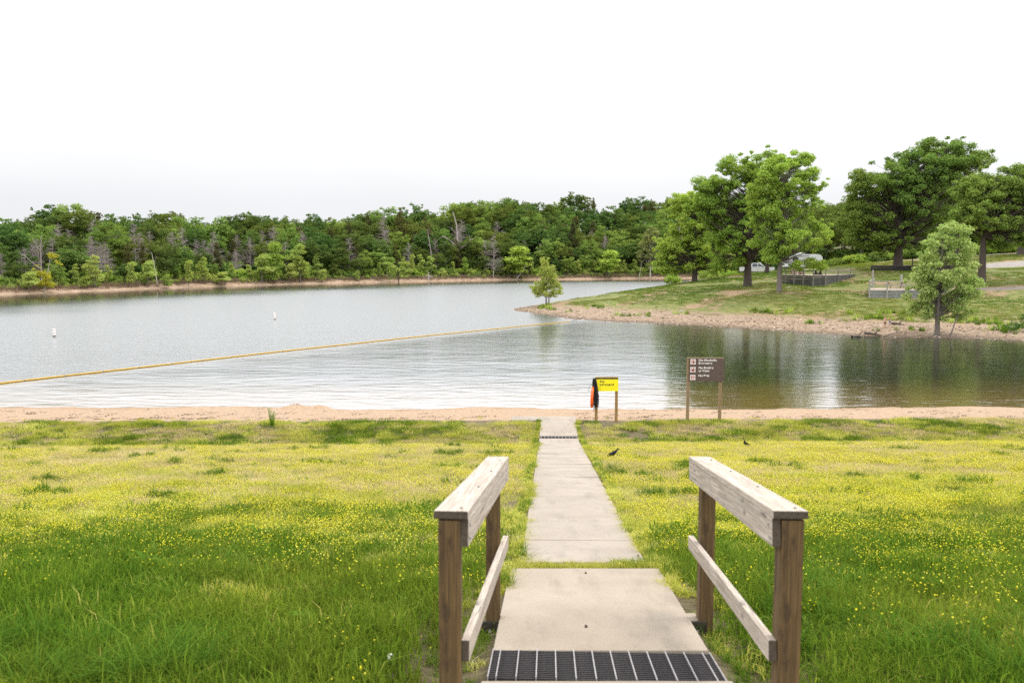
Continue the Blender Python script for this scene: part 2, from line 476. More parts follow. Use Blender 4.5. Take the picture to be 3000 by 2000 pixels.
def head_h(x, y, rough=True):
    x = np.asarray(x, float); y = np.asarray(y, float); sh = x.shape
    P = np.stack([x.ravel(), y.ravel()], -1); out = np.empty(len(P))
    for i in range(0, len(P), 8000):
        d = np.linalg.norm(P[i:i + 8000, None] - HP[None, :, :2], axis=-1)
        out[i:i + 8000] = d @ _W[:-1] + _W[-1]
    z = out.reshape(sh)
    bd = np.interp(x, [-20, 0, 8, 16, 24, 33, 45, 52, 60, 75], [104, 112.5, 122, 131, 139, 148, 160, 170, 190, 260])    # the cove behind
    z = np.minimum(z, .15 + (bd - y) * .55)
    if rough: z = z + (fbm(x * .5, y * .5) - .5) * .16 + (vnoise(x * .22, y * .22) - .5) * .14
    return z
def head1(x, y): return float(head_h(np.array([x]), np.array([y]))[0])
tag(link('headland', grid_mesh('headland', np.arange(-14, 175, 1.0), np.arange(52, 235, 1.0), head_h, [headland_material()])), kind='structure')

# ------------------------------------------------------------------ far hillside
SHP = [(-700, 905), (-300, 880), (0, 864), (300, 852), (600, 840), (900, 832), (1200, 825.5), (1500, 820), (1700, 819), (1930, 816), (2300, 816), (2700, 816)]
SH = np.array([at_z(a, b, 0)[:2] for a, b in SHP])
_seg = SH[1:] - SH[:-1]; _sl = np.linalg.norm(_seg, axis=1); _cum = np.concatenate([[0], np.cumsum(_sl)])
def shore_at(t):
    i = int(np.clip(np.searchsorted(_cum, t) - 1, 0, len(_sl) - 1)); f = (t - _cum[i]) / _sl[i]
    p = SH[i] + _seg[i] * f
    tan = (np.array([np.interp(t + 12, _cum, SH[:, 0]) - np.interp(t - 12, _cum, SH[:, 0]), np.interp(t + 12, _cum, SH[:, 1]) - np.interp(t - 12, _cum, SH[:, 1])]))
    tan /= np.linalg.norm(tan)
    return p, np.array([-tan[1], tan[0]])
def shore_dist(x, y):
    """signed distance inland from the far shoreline"""
    x = np.asarray(x, float); y = np.asarray(y, float)
    P = np.stack([x.ravel(), y.ravel()], -1); best = np.full(len(P), 1e9); sgn = np.ones(len(P))
    for a, s, L in zip(SH[:-1], _seg, _sl):
        r = P - a; t = np.clip((r @ s) / L ** 2, 0, 1); q = r - t[:, None] * s
        d = np.linalg.norm(q, axis=1); c = s[0] * r[:, 1] - s[1] * r[:, 0]
        k = d < best - 1e-6; best[k] = d[k]; sgn[k] = np.sign(c[k])
    return (best * sgn).reshape(x.shape)
HMAX = ([-220, -130, -70, -20, 40, 120, 200], [7, 9, 13, 22, 24, 24, 24])
def hill_h(x, y):
    s = shore_dist(x, y)
    hm = np.interp(x, *HMAX)
    z = np.where(s > 0, .9 * sstep(0, 3.5, s) + hm * (1 - np.exp(-np.maximum(s - 4, 0) / 60)), s * .15)
    return z + (fbm(np.asarray(x) * .06, np.asarray(y) * .06) - .5) * np.clip(s / 25, 0, 1) * 6 + (vnoise(np.asarray(x) * .5, np.asarray(y) * .5) - .5) * .25
def hill1(x, y): return float(hill_h(np.array([x]), np.array([y]))[0])
tag(link('hillside', grid_mesh('hillside', np.arange(-330, 330, 3.0), np.arange(85, 560, 3.0), hill_h, [hillside_material()])), kind='structure')

wx = np.concatenate([[-900, -500], np.arange(-260, 181, 5.0), [400, 900]]); wy = np.concatenate([np.arange(20, 441, 5.0), [700, 1400]])
wme = grid_mesh('water', wx, wy, lambda x, y: x * 0, [])
wc = np.empty(len(wme.vertices) * 3); wme.vertices.foreach_get('co', wc); wc = wc.reshape(-1, 3)
wd = -shore_dist(wc[:, 0], wc[:, 1]) + (fbm(wc[:, 0] * .03, wc[:, 1] * .03) - .5) * 26
at_ = wme.attributes.new('lee', 'FLOAT', 'POINT'); at_.data.foreach_set('value', (1 - sstep(18, 56, wd)).astype(np.float32))   # calm water under the far bank
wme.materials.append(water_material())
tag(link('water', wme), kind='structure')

# ------------------------------------------------------------------ scattering (one object of many instances, for what nobody could count)
_lib_n = 0
def scatter(name, protos, P, rot, scl, idx, label=None):
    global _lib_n; _lib_n += 1
    lib = bpy.data.collections.new('library_%02d' % _lib_n)
    for i, me in enumerate(protos):
        lib.objects.link(bpy.data.objects.new('library_%02d_%02d' % (_lib_n, i), me))
    me = bpy.data.meshes.new(name); n = len(P)
    me.vertices.add(n); me.vertices.foreach_set('co', np.asarray(P, np.float32).ravel())
    a = me.attributes.new('turn', 'FLOAT_VECTOR', 'POINT'); a.data.foreach_set('vector', np.asarray(rot, np.float32).ravel())
    s3 = np.asarray(scl, np.float32)
    if s3.ndim == 1: s3 = np.repeat(s3[:, None], 3, 1)
    a = me.attributes.new('size', 'FLOAT_VECTOR', 'POINT'); a.data.foreach_set('vector', s3.ravel())
    a = me.attributes.new('pick', 'INT', 'POINT'); a.data.foreach_set('value', np.asarray(idx, np.int32))
    o = link(name, me)
    g = bpy.data.node_groups.new('scatter_' + name, 'GeometryNodeTree')
    g.interface.new_socket('Geometry', in_out='INPUT', socket_type='NodeSocketGeometry')
    g.interface.new_socket('Geometry', in_out='OUTPUT', socket_type='NodeSocketGeometry')
    gi, go = g.nodes.new('NodeGroupInput'), g.nodes.new('NodeGroupOutput')
    ip = g.nodes.new('GeometryNodeInstanceOnPoints'); ci = g.nodes.new('GeometryNodeCollectionInfo')
    ci.inputs['Collection'].default_value = lib
    ci.inputs['Separate Children'].default_value = True; ci.inputs['Reset Children'].default_value = True
    ip.inputs['Pick Instance'].default_value = True
    def attr(nm, t):
        nd = g.nodes.new('GeometryNodeInputNamedAttribute'); nd.data_type = t; nd.inputs['Name'].default_value = nm
        return [q for q in nd.outputs if q.enabled][0]
    er = g.nodes.new('FunctionNodeEulerToRotation')
    g.links.new(attr('turn', 'FLOAT_VECTOR'), er.inputs[0]); g.links.new(er.outputs[0], ip.inputs['Rotation'])
    g.links.new(attr('size', 'FLOAT_VECTOR'), ip.inputs['Scale'])
    g.links.new(attr('pick', 'INT'), ip.inputs['Instance Index'])
    g.links.new(gi.outputs[0], ip.inputs['Points']); g.links.new(ci.outputs[0], ip.inputs['Instance'])
    g.links.new(ip.outputs[0], go.inputs[0])
    md = o.modifiers.new('scatter', 'NODES'); md.node_group = g
    return tag(o, label, None, kind='stuff')
def rz(n, tilt=0.0):
    r = np.zeros((n, 3)); r[:, 2] = RNG.random(n) * 6.283
    if tilt: r[:, :2] = RNG.normal(0, tilt, (n, 2))
    return r

# ------------------------------------------------------------------ grasses
def blade_tile(seed, n, R, h0, h1, w, lean, mat, bend=.5):
    g = np.random.default_rng(seed)
    r = R * np.sqrt(g.random(n)); a = g.random(n) * 6.283
    x, y = r * np.cos(a), r * np.sin(a)
    h = h0 + (h1 - h0) * g.random(n) ** 1.3; d = g.random(n) * 6.283; ln = np.abs(g.normal(0, lean, n)) + .05
    wx, wy = -np.sin(d + g.normal(0, .8, n)), np.cos(d)
    ww = w * (.6 + .8 * g.random(n)) * .5
    dx, dy = np.cos(d) * h * ln, np.sin(d) * h * ln
    V = np.empty((n, 5, 3))
    V[:, 0] = np.stack([x - wx * ww, y - wy * ww, 0 * h - .01], -1); V[:, 1] = np.stack([x + wx * ww, y + wy * ww, 0 * h - .01], -1)
    mx, my, mz = x + dx * .35, y + dy * .35, h * .6
    V[:, 2] = np.stack([mx - wx * ww * .8, my - wy * ww * .8, mz], -1); V[:, 3] = np.stack([mx + wx * ww * .8, my + wy * ww * .8, mz], -1)
    V[:, 4] = np.stack([x + dx * (1 + bend * .6), y + dy * (1 + bend * .6), h * (1 - bend * .25 * np.minimum(ln, 1.2))], -1)
    b = np.arange(n)[:, None] * 5
    return fast_mesh('grass_tile', V.reshape(-1, 3), b + np.array([[0, 1, 3, 2]]), b + np.array([[2, 3, 4]]), [mat])
G_LUSH_SHADE = leafy('lush_shade_toned_grass', [(0, (0.028, 0.059, 0.008)), (.3, (0.063, 0.124, 0.014)), (.55, (0.119, 0.200, 0.020)), (.8, (0.213, 0.292, 0.035)), (.92, (0.338, 0.367, 0.070)), (1, (0.526, 0.389, 0.160))], .45, world_var=.2)  # lush grass; its dark greens near the camera also stand in for shade
G_MID = leafy('mid_grass', [(0, (0.174, 0.229, 0.036)), (.35, (0.327, 0.367, 0.060)), (.6, (0.554, 0.520, 0.106)), (.85, (0.679, 0.627, 0.211)), (1, (0.679, 0.656, 0.474))], .42, world_var=.35)
G_DRY = leafy('dry_grass', [(0, (0.211, 0.253, 0.051)), (.3, (0.446, 0.414, 0.138)), (.6, (0.632, 0.506, 0.293)), (1, (0.700, 0.506, 0.447))], .4, world_var=.3)
G_WEED = leafy('broad_leaf_weed', [(0, (.05, .12, .014)), (.5, (.09, .17, .02)), (1, (.15, .22, .04))], .35, world_var=.15)

G_TUFT = leafy('tall_grass', [(0, (.030, .075, .010)), (.4, (.060, .135, .016)), (.8, (.10, .20, .024)), (1, (.16, .27, .04))], .4, world_var=.1)
def weed_tile(seed, n, R, leaf, mat, rise=.6):
    """broad leaves: small rosettes"""
    g = np.random.default_rng(seed); V, T, Q = [], [], []
    for k in range(n):
        a = g.random() * 6.283; r = R * math.sqrt(g.random()); c = np.array([r * math.cos(a), r * math.sin(a), 0.0])
        d = g.random() * 6.283; L = leaf * (.6 + .7 * g.random()); e = rise * (.5 + g.random())
        u = np.array([math.cos(d), math.sin(d), 0]); s = np.array([-u[1], u[0], 0]); z = np.array([0, 0, 1.])
        b = len(V)
        V += [c, c + u * L * .35 + s * L * .17 + z * L * e * .5, c + u * L * .35 - s * L * .17 + z * L * e * .5,
              c + u * L * .75 + s * L * .14 + z * L * e * .75, c + u * L * .75 - s * L * .14 + z * L * e * .75, c + u * L + z * L * e * .6]
        T += [(b, b + 1, b + 2), (b + 3, b + 5, b + 4)]; Q += [(b + 1, b + 3, b + 4, b + 2)]
    return fast_mesh('weed_tile', np.array(V), Q, T, [mat])

def flower_tile(seed, n, R, h0, h1, s, mats):
    g = np.random.default_rng(seed); V, T, m = [], [], []
    for k in range(n):
        a = g.random() * 6.283; r = R * math.sqrt(g.random()); x, y = r * math.cos(a), r * math.sin(a)
        h = h0 + (h1 - h0) * g.random(); q = s * (.7 + .6 * g.random()); lx, ly = g.normal(0, .012, 2); b = len(V)
        V += [(x - .0015, y, 0), (x + .0015, y, 0), (x + lx, y + ly, h)]; T.append((b, b + 1, b + 2)); m.append(0)
        cx, cy = x + lx, y + ly; b = len(V)
        tl = g.normal(0, .3, 2)
        ring = [(cx + q * math.cos(t), cy + q * math.sin(t), h + q * .35 + q * (tl[0] * math.cos(t) + tl[1] * math.sin(t))) for t in np.arange(5) * 1.2566]
        V += ring + [(cx, cy, h + q * .75), (cx, cy, h - q * .25)]
        for i in range(5):
            T.append((b + i, b + (i + 1) % 5, b + 5)); m.append(1)
            T.append((b + (i + 1) % 5, b + i, b + 6)); m.append(1)
    return fast_mesh('flower_tile', np.array(V), None, T, mats, tm=m)
M_PETAL = leafy('yellow_petals', [(0, (.66, .58, .03)), (.5, (.78, .71, .06)), (1, (.84, .80, .20))], .4, world_var=0)

def pz(y): return float(np.interp(y, PATH_Y, PATH_Z))
def ypath(py):        # where a photograph row meets the walk
    y = 4.0
    for _ in range(60):
        d = ray(1650, py); t = (pz(y) - CZ) / d.z; y = .5 * y + .5 * d.y * t
    return y
ramp_end, walk_start = ypath(1663), ypath(1645); JY = (ramp_end + walk_start) / 2
tiles = []
for k in range(3): tiles.append(blade_tile(10 + k, 330, .30, .035, .15, .0070, .5, G_LUSH_SHADE, .7))        # 0-2 lush, shade toned
for k in range(3): tiles.append(blade_tile(20 + k, 420, .30, .03, .10, .0050, .6, G_MID, .6))         # 3-5 mid
for k in range(3): tiles.append(blade_tile(30 + k, 360, .30, .02, .075, .0045, .8, G_DRY, .6))        # 6-8 dry
for k in range(2): tiles.append(blade_tile(40 + k, 60, .12, .14, .42, .008, .42, G_TUFT, .6))         # 9-10 tall tussock
for k in range(2): tiles.append(weed_tile(50 + k, 34, .20, .11, G_WEED))                             # 11-12 broad weeds
for k in range(2): tiles.append(blade_tile(60 + k, 90, .085, .03, .11, .005, .9, G_MID, .8))         # 13-14 edge tuft
for k in range(2): tiles.append(blade_tile(70 + k, 60, .085, .05, .15, .006, .5, G_WEED, .7))        # 15-16 dark green tuft
for k in range(2): tiles.append(weed_tile(75 + k, 150, .26, .034, G_WEED, .9))                       # 17-18 clover
def lawn_ok(x, y):
    yy = warp_y(x, y) + (fbm(x * .8, y * .8 + 40) - .5) * 1.1
    return (yy < 28.75) & (np.abs(x) < .66 * y + 6.0)
def path_half(y): return np.where(y < JY, .72, .62)
def lush_and_shade(x, y):  # lusher, darker tiles towards the camera, partly in place of shade
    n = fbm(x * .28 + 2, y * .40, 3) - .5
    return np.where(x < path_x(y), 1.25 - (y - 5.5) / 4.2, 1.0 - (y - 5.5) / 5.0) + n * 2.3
S = .30
gx, gy = np.meshgrid(np.arange(-24, 25, S), np.arange(3.4, 29.6, S))
gx = (gx + RNG.uniform(-.5, .5, gx.shape) * S).ravel(); gy = (gy + RNG.uniform(-.5, .5, gy.shape) * S).ravel()
ok = lawn_ok(gx, gy) & (np.abs(gx - path_x(gy)) > path_half(gy) + .24)
bare = (np.abs(np.abs(gx - path_x(gy)) - .97) < .17) & (gy < 6.6) & (RNG.random(len(gx)) < .8)
bare |= (gx - path_x(gy) > -1.95) & (gx - path_x(gy) < .9) & (gy > 28.62)                     # trodden strips along the ramp
bare |= (np.abs(gx - (path_x(28.6) + 1.85)) < .55) & (np.abs(gy - 28.7) < .5)         # bare dirt under the yellow sign
bare |= (fbm(gx * .5 + 31, gy * .9) > .80) & (gy > 16)
ok &= ~bare
gx, gy = gx[ok], gy[ok]; lu = lush_and_shade(gx, gy); n = len(gx); lu = lu + RNG.normal(0, .42, n)
bank = warp_y(gx, gy) > 25.9
k = RNG.integers(0, 3, n)
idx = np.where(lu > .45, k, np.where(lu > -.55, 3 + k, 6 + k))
bn = fbm(gx * .9, gy * 1.6 + 70) + RNG.normal(0, .09, n)
idx = np.where(bank, np.where(bn > .60, k, np.where(bn > .42, 3 + k, 6 + k)), idx)
scl = RNG.uniform(.8, 1.2, n)
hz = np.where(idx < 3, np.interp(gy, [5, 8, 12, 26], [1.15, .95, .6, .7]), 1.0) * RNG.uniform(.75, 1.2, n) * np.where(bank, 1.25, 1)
X, Y, I, Sx, Hz = [gx], [gy], [idx], [scl], [hz]
def add(x, y, i, s, h):
    X.append(x); Y.append(y); I.append(np.broadcast_to(i, x.shape)); Sx.append(np.broadcast_to(s, x.shape)); Hz.append(np.broadcast_to(h, x.shape))
# a second, offset layer near the camera so the soil never shows as a grid
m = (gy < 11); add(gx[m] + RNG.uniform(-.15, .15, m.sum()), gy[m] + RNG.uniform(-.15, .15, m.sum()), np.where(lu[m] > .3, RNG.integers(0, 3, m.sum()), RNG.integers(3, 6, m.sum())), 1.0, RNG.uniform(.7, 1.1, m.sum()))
# tussocks of long grass: bottom left corner, right foreground, and here and there
def blobs(n, x0, x1, y0, y1):
    return RNG.uniform(x0, x1, n), RNG.uniform(y0, y1, n)
for (nn, x0, x1, y0, y1, s0, s1) in ((70, -3.9, -1.9, 4.6, 5.5, .5, .85), (40, -4.5, -.6, 5.4, 8.2, .35, .55), (70, 1.9, 4.3, 4.7, 7.2, .45, .75), (90, -16, 16, 9, 27, .45, .8)):
    x, y = blobs(nn, x0, x1, y0, y1); m = (np.abs(x - path_x(y)) > 1.25)
    x, y = x[m], y[m]; add(x, y, RNG.integers(9, 11, len(x)), RNG.uniform(.8, 1.3, len(x)), RNG.uniform(s0, s1, len(x)) * .68)
# weeds: patches
for (nn, x0, x1, y0, y1, s) in ((150, -5, 4.5, 4.8, 9.5, .75), (380, -14, 14, 9, 25, .8), (260, -18, 18, 26.0, 28.6, .9)):
    x, y = blobs(nn, x0, x1, y0, y1); m = lawn_ok(x, y) & (np.abs(x - path_x(y)) > path_half(y) + .3) & ~((np.abs(np.abs(x - path_x(y)) - 1.0) < .3) & (y < 7.3))
    x, y = x[m], y[m]; add(x, y, RNG.integers(11, 13, len(x)), RNG.uniform(.5, 1.3, len(x)) * s, RNG.uniform(.6, 1.2, len(x)) * s)
# clover through the lush grass
x, y = blobs(900, -5.5, 6, 4.6, 12); m = (fbm(x * .9 + 60, y * .9) > .46) & (np.abs(x - path_x(y)) > 1.05) & ~((np.abs(np.abs(x - path_x(y)) - 1.0) < .35) & (y < 7.3))
x, y = x[m], y[m]; add(x, y, RNG.integers(17, 19, len(x)), RNG.uniform(.8, 1.2, len(x)), RNG.uniform(1.5, 3.2, len(x)))
# dark green tufts standing out of the drier turf
cxs, cys = blobs(75, -15, 15, 11, 25)
for a, b in zip(cxs, cys):
    q = RNG.integers(5, 16); x, y = a + RNG.normal(0, .17, q), b + RNG.normal(0, .1, q); m = (np.abs(x - path_x(y)) > .85) & lawn_ok(x, y)
    x, y = x[m], y[m]; add(x, y, RNG.integers(15, 17, len(x)), RNG.uniform(.8, 1.3, len(x)), RNG.uniform(.7, 1.4, len(x)))
# ragged edge tufts along the walk, creeping over its edge in places
yy = np.arange(6.9, 28.9, .035)
for sgn in (-1, 1):
    creep = (fbm(yy * .9 + 50 * sgn, yy * 0 + 3) - .47) * .34 - .015
    half = np.where(yy < JY, .70, .61)
    x = path_x(yy) + sgn * (half + .04 - np.maximum(creep, -.05) + RNG.uniform(0, .10, len(yy)))
    m = (yy > 6.9)
    add(x[m], yy[m], np.where(RNG.random(m.sum()) < .8, RNG.integers(13, 15, m.sum()), RNG.integers(15, 17, m.sum())), RNG.uniform(.7, 1.1, m.sum()), RNG.uniform(.6, 1.15, m.sum()))
# thin dry tufts in the trodden strips by the ramp
for sgn in (-1, 1):
    y = RNG.uniform(4.2, 7.4, 70); x = path_x(y) + sgn * RNG.uniform(.78, 1.2, 70); add(x, y, np.where(RNG.random(70) < .6, 13, 15), RNG.uniform(.5, .9, 70), RNG.uniform(.4, 1.0, 70))
# the grown-over joint between ramp slab and walk
jx = np.arange(-.85, .95, .022); jy = JY + RNG.normal(0, .035, len(jx))
m = vnoise(jx * 6, jx * 0) + np.where(jx > .3, .35, 0) > .18
add(path_x(JY) + jx[m], jy[m], RNG.integers(13, 15, m.sum()), RNG.uniform(.6, .9, m.sum()), np.where(jx[m] > .25, 1.25, .85))
m = jx > .28; add(path_x(JY) + jx[m], jy[m] + .07, RNG.integers(15, 17, m.sum()), .8, RNG.uniform(.7, 1.1, m.sum()))
# thin grass on the upper beach
x, y = blobs(160, -20, 20, 28.3, 29.9); x = np.where((x > -.4) & (x < 2.6), x + 6, x); add(x, y, RNG.integers(13, 15, 160), RNG.uniform(.5, 1., 160), RNG.uniform(.5, 1., 160))
X, Y, I, Sx, Hz = map(np.concatenate, (X, Y, I, Sx, Hz))
r = rz(len(X)); r[:, 0] = 0
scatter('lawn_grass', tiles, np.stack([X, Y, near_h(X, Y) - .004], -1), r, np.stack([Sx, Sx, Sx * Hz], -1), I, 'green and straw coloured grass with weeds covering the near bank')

# yellow flowers
ft = [flower_tile(80 + k, 70, .22, .05, .12, .0076, [G_LUSH_SHADE, M_PETAL]) for k in range(3)] + [flower_tile(90 + k, 7, .2, .05, .12, .0088, [G_LUSH_SHADE, M_PETAL]) for k in range(2)]
S = .22
fx, fy = np.meshgrid(np.arange(-23, 24, S), np.arange(4.6, 26.2, S))
fx = (fx + RNG.uniform(-.5, .5, fx.shape) * S).ravel(); fy = (fy + RNG.uniform(-.5, .5, fy.shape) * S).ravel()
lft = fx < path_x(fy)
den = np.where(lft, np.interp(fy, [5, 7, 9.5, 12, 15, 25.5, 26], [.08, .3, .62, .62, .45, .42, .0]), np.interp(fy, [5, 6.2, 7.5, 10, 16, 22, 25.5, 26], [.05, .6, 1.15, 1.25, 1.0, .65, .5, .0]))
nz = fbm(fx * .42 + 11, fy * .62 + 4, 4)
den = den * np.clip((nz - .27) * 3.6, .08, 1.2)
ok = lawn_ok(fx, fy) & (np.abs(fx - path_x(fy)) > path_half(fy) + .16) & (RNG.random(len(fx)) < den)
fx, fy = fx[ok], fy[ok]; n = len(fx)
near = RNG.random(n) < np.interp(fy, [7.5, 9.5, 12], [1.0, .5, .08])
scatter('yellow_flowers', ft, np.stack([fx, fy, near_h(fx, fy)], -1), rz(n), np.stack([RNG.uniform(.9, 1.1, n)] * 2 + [RNG.uniform(.8, 1.2, n) * np.interp(fy, [5, 9, 14], [1.5, 1.05, .8])], -1), np.where(near, RNG.integers(3, 5, n), RNG.integers(0, 3, n)), 'small yellow wild flowers dotting the near lawn')

# ------------------------------------------------------------------ concrete walk, grates, ramp slab
def concrete(name, a, b, speck=.35):
    m = NT(name)
    n1 = m.noise(m.coord('Position'), 1.3, 5, .6); n2 = m.noise(m.coord('Position'), 60, 3, .7); n3 = m.noise(m.coord('Position', (1, .25, 1)), 4, 4, .65)
    c = m.ramp(n1, [(.3, a), (.7, b)])
    c = m.mix(m.mapr(n3, .48, .72, 0, .40), c, tuple(x * .60 for x in a))
    vo = m.n('ShaderNodeTexVoronoi', feature='DISTANCE_TO_EDGE'); vo.inputs['Scale'].default_value = .55
    dv = m.n('ShaderNodeVectorMath', operation='ADD'); m.l(m.coord('Position', (.6, .6, 0)), dv.inputs[0])
    nz = m.n('ShaderNodeTexNoise'); nz.inputs['Scale'].default_value = 2.5; nz.inputs['Detail'].default_value = 5; m.l(m.coord('Position'), nz.inputs['Vector'])
    m.l(nz.outputs['Color'], dv.inputs[1]); m.l(dv.outputs[0], vo.inputs['Vector'])
    c = m.mix(m.math('MULTIPLY', m.mapr(vo.outputs[0], .0, .006, .55, 0), m.mapr(n1, .5, .6, 0, 1)), c, tuple(x * .35 for x in a))
    c = m.mix(m.mapr(n2, .52, .72, 0, speck), c, tuple(x * .5 for x in a))
    oi = m.n('ShaderNodeObjectInfo'); c = m.mix(m.math('MULTIPLY', oi.outputs['Random'], .16), c, tuple(x * .7 for x in a))
    m.col(c); m.b.inputs['Roughness'].default_value = .9; m.bump(n2, .35, .004)
    return m.m
M_SLAB = concrete('ramp_concrete', (.265, .22, .170), (.34, .288, .226), .25)
M_WALK = concrete('walk_concrete', (.265, .225, .183), (.35, .303, .253), .5)
M_STEEL = plain('galvanised_steel', (.36, .34, .34), .5, .6)
M_DARKSTEEL = plain('dark_steel', (.020, .016, .017), .75, 0, .4)
M_PIT = plain('drain_pit_black', (.008, .007, .006), .95)  # near-black floor below the grate bars
walk = tag(link('path', None), kind='structure'); walk.empty_display_size = .1
DIRX = Vector((.0425, 1, 0)).normalized()
def pz(y): return float(np.interp(y, PATH_Y, PATH_Z))
def slab(y0, y1, w, mat, parent, xoff=0.0, jit=True, thick=.14, gap=.006, drop=0.0):
    bm = bmesh.new(); ny = max(2, int((y1 - y0) / .25)); rows = []
    j = random.uniform(-.006, .006) if jit else 0
    tl = random.uniform(-.006, .006) if jit else 0
    pts = []
    for i in range(ny + 1):
        y = y0 + gap + (y1 - y0 - 2 * gap) * i / ny
        for s in (-1, 0, 1):
            pts.append((path_x(y) + xoff + s * w / 2, y, pz(y) + j + tl * s - drop))
    V = pts + [(x, y, z - thick) for x, y, z in pts]; n = len(pts); Q = []
    for i in range(ny):
        for s in range(2):
            a = i * 3 + s; Q += [(a, a + 1, a + 4, a + 3), (n + a, n + a + 3, n + a + 4, n + a + 1)]
        a = i * 3; Q += [(a, a + 3, n + a + 3, n + a), (a + 2, n + a + 2, n + a + 5, a + 5)]
    for s in range(2):
        Q += [(s, n + s, n + s + 1, s + 1), (ny * 3 + s, ny * 3 + s + 1, n + ny * 3 + s + 1, n + ny * 3 + s)]
    me = fast_mesh('slab', np.array(V), Q, mats=[mat])
    o = link('slab', me, parent)
    bm.free()
    md = o.modifiers.new('edge', 'BEVEL'); md.width = .008; md.segments = 2; md.limit_method = 'ANGLE'; md.angle_limit = 1.0
    return o
G0, G1 = ypath(1991), ypath(1904)
slab(2.2, G0, 1.46, M_SLAB, walk, jit=False)
slab(G1, ramp_end, 1.40, M_SLAB, walk, jit=False, thick=.22)
joints = [walk_start] + [ypath(v) for v in (1581, 1525, 1485, 1451, 1421, 1397, 1376, 1359, 1343, 1329, 1311)]
for a, b in zip(joints[:-1], joints[1:]): slab(a, b, 1.22, M_WALK, walk)
F0, F1 = 26.25, 26.75
slab(joints[-1], F0, 1.22, M_WALK, walk, jit=False)
slab(F1, 28.85, 1.22, M_WALK, walk, jit=False)
slab(28.85, 29.45, 1.22, M_WALK, walk, jit=False, gap=.002)
slab(28.85, 29.45, .98, M_WALK, walk, xoff=-1.115, jit=False, gap=.002)
def grate(label, y0, y1, w, nb, ns):
    yc = (y0 + y1) / 2
    g = thing('drain_grate', label, 'grate', (path_x(yc), yc, pz(yc)), -math.atan(.0425))
    tilt = math.atan((pz(y1) - pz(y0)) / (y1 - y0)); L = (y1 - y0) - .012
    fr = box('pit', (0, 0, -.13), (w, L, .02), M_PIT, g, rot=(tilt, 0, 0))
    for i in range(nb + 2):
        x = -w / 2 + .004 + (w - .008) * i / (nb + 1)
        if 0 < i < nb + 1: x = -w / 2 + (w / (nb - .1)) * (i - .55)
        box('cross_bar', (x, 0, -.018), (.007, L, .045), M_STEEL, g, rot=(tilt, 0, 0))
    ys = [-L / 2 + L * (i + .5) / ns for i in range(ns)]
    me = None
    for v in ys:
        o = box('bearing_bar', (0, v, -.022 + math.tan(tilt) * v), (w - .004, L / ns * .42, .032), M_DARKSTEEL, g, rot=(tilt, 0, 0)) if me is None else link('bearing_bar', me, g)
        me = o.data; o.location = (0, v, -.022 + math.tan(tilt) * v); o.rotation_euler = (tilt, 0, 0)
    return g
grate('dark steel drain grate with pale cross bars between the two handrails', G0, G1, 1.40, 12, 16)
grate('narrow dark drain grate across the far end of the walk near the beach', F0, F1, 1.20, 11, 6)

# ------------------------------------------------------------------ handrails of the ramp
W_POST = wood('treated_post_wood', (.062, .034, .010), (.165, .10, .034), (.032, .018, .007))
W_RAIL = wood('weathered_rail_wood', (.29, .235, .185), (.56, .49, .42), (.31, .28, .25), rough=.85)
W_END = plain('sawn_end_grain_shade_toned', (.06, .045, .03), .9, 0, .3, 60)  # sawn end grain, coloured darker to carry the shade on board ends
def post(name, x, y, z0, z1, w, mat, parent):
    bm = bmesh.new(); box_bm(bm, 0, 0, 0, z1 - z0, w, w, .006)
    o = bm_obj(name, bm, mat, parent)
    M = Matrix(((0, 0, 1), (0, 1, 0), (1, 0, 0))).transposed().to_4x4()
    M = Matrix((Vector((0, 0, 1)), Vector((0, 1, 0)), Vector((-1, 0, 0)))).transposed().to_4x4(); M.translation = (x, y, (z0 + z1) / 2)
    o.matrix_basis = inv(parent) @ M
    return o
M_BRACKET = plain('dark_post_bracket', (.055, .05, .04), .55, .5, .3)
def px_x(px, y): return (px - 1500) / F * y * 1.0
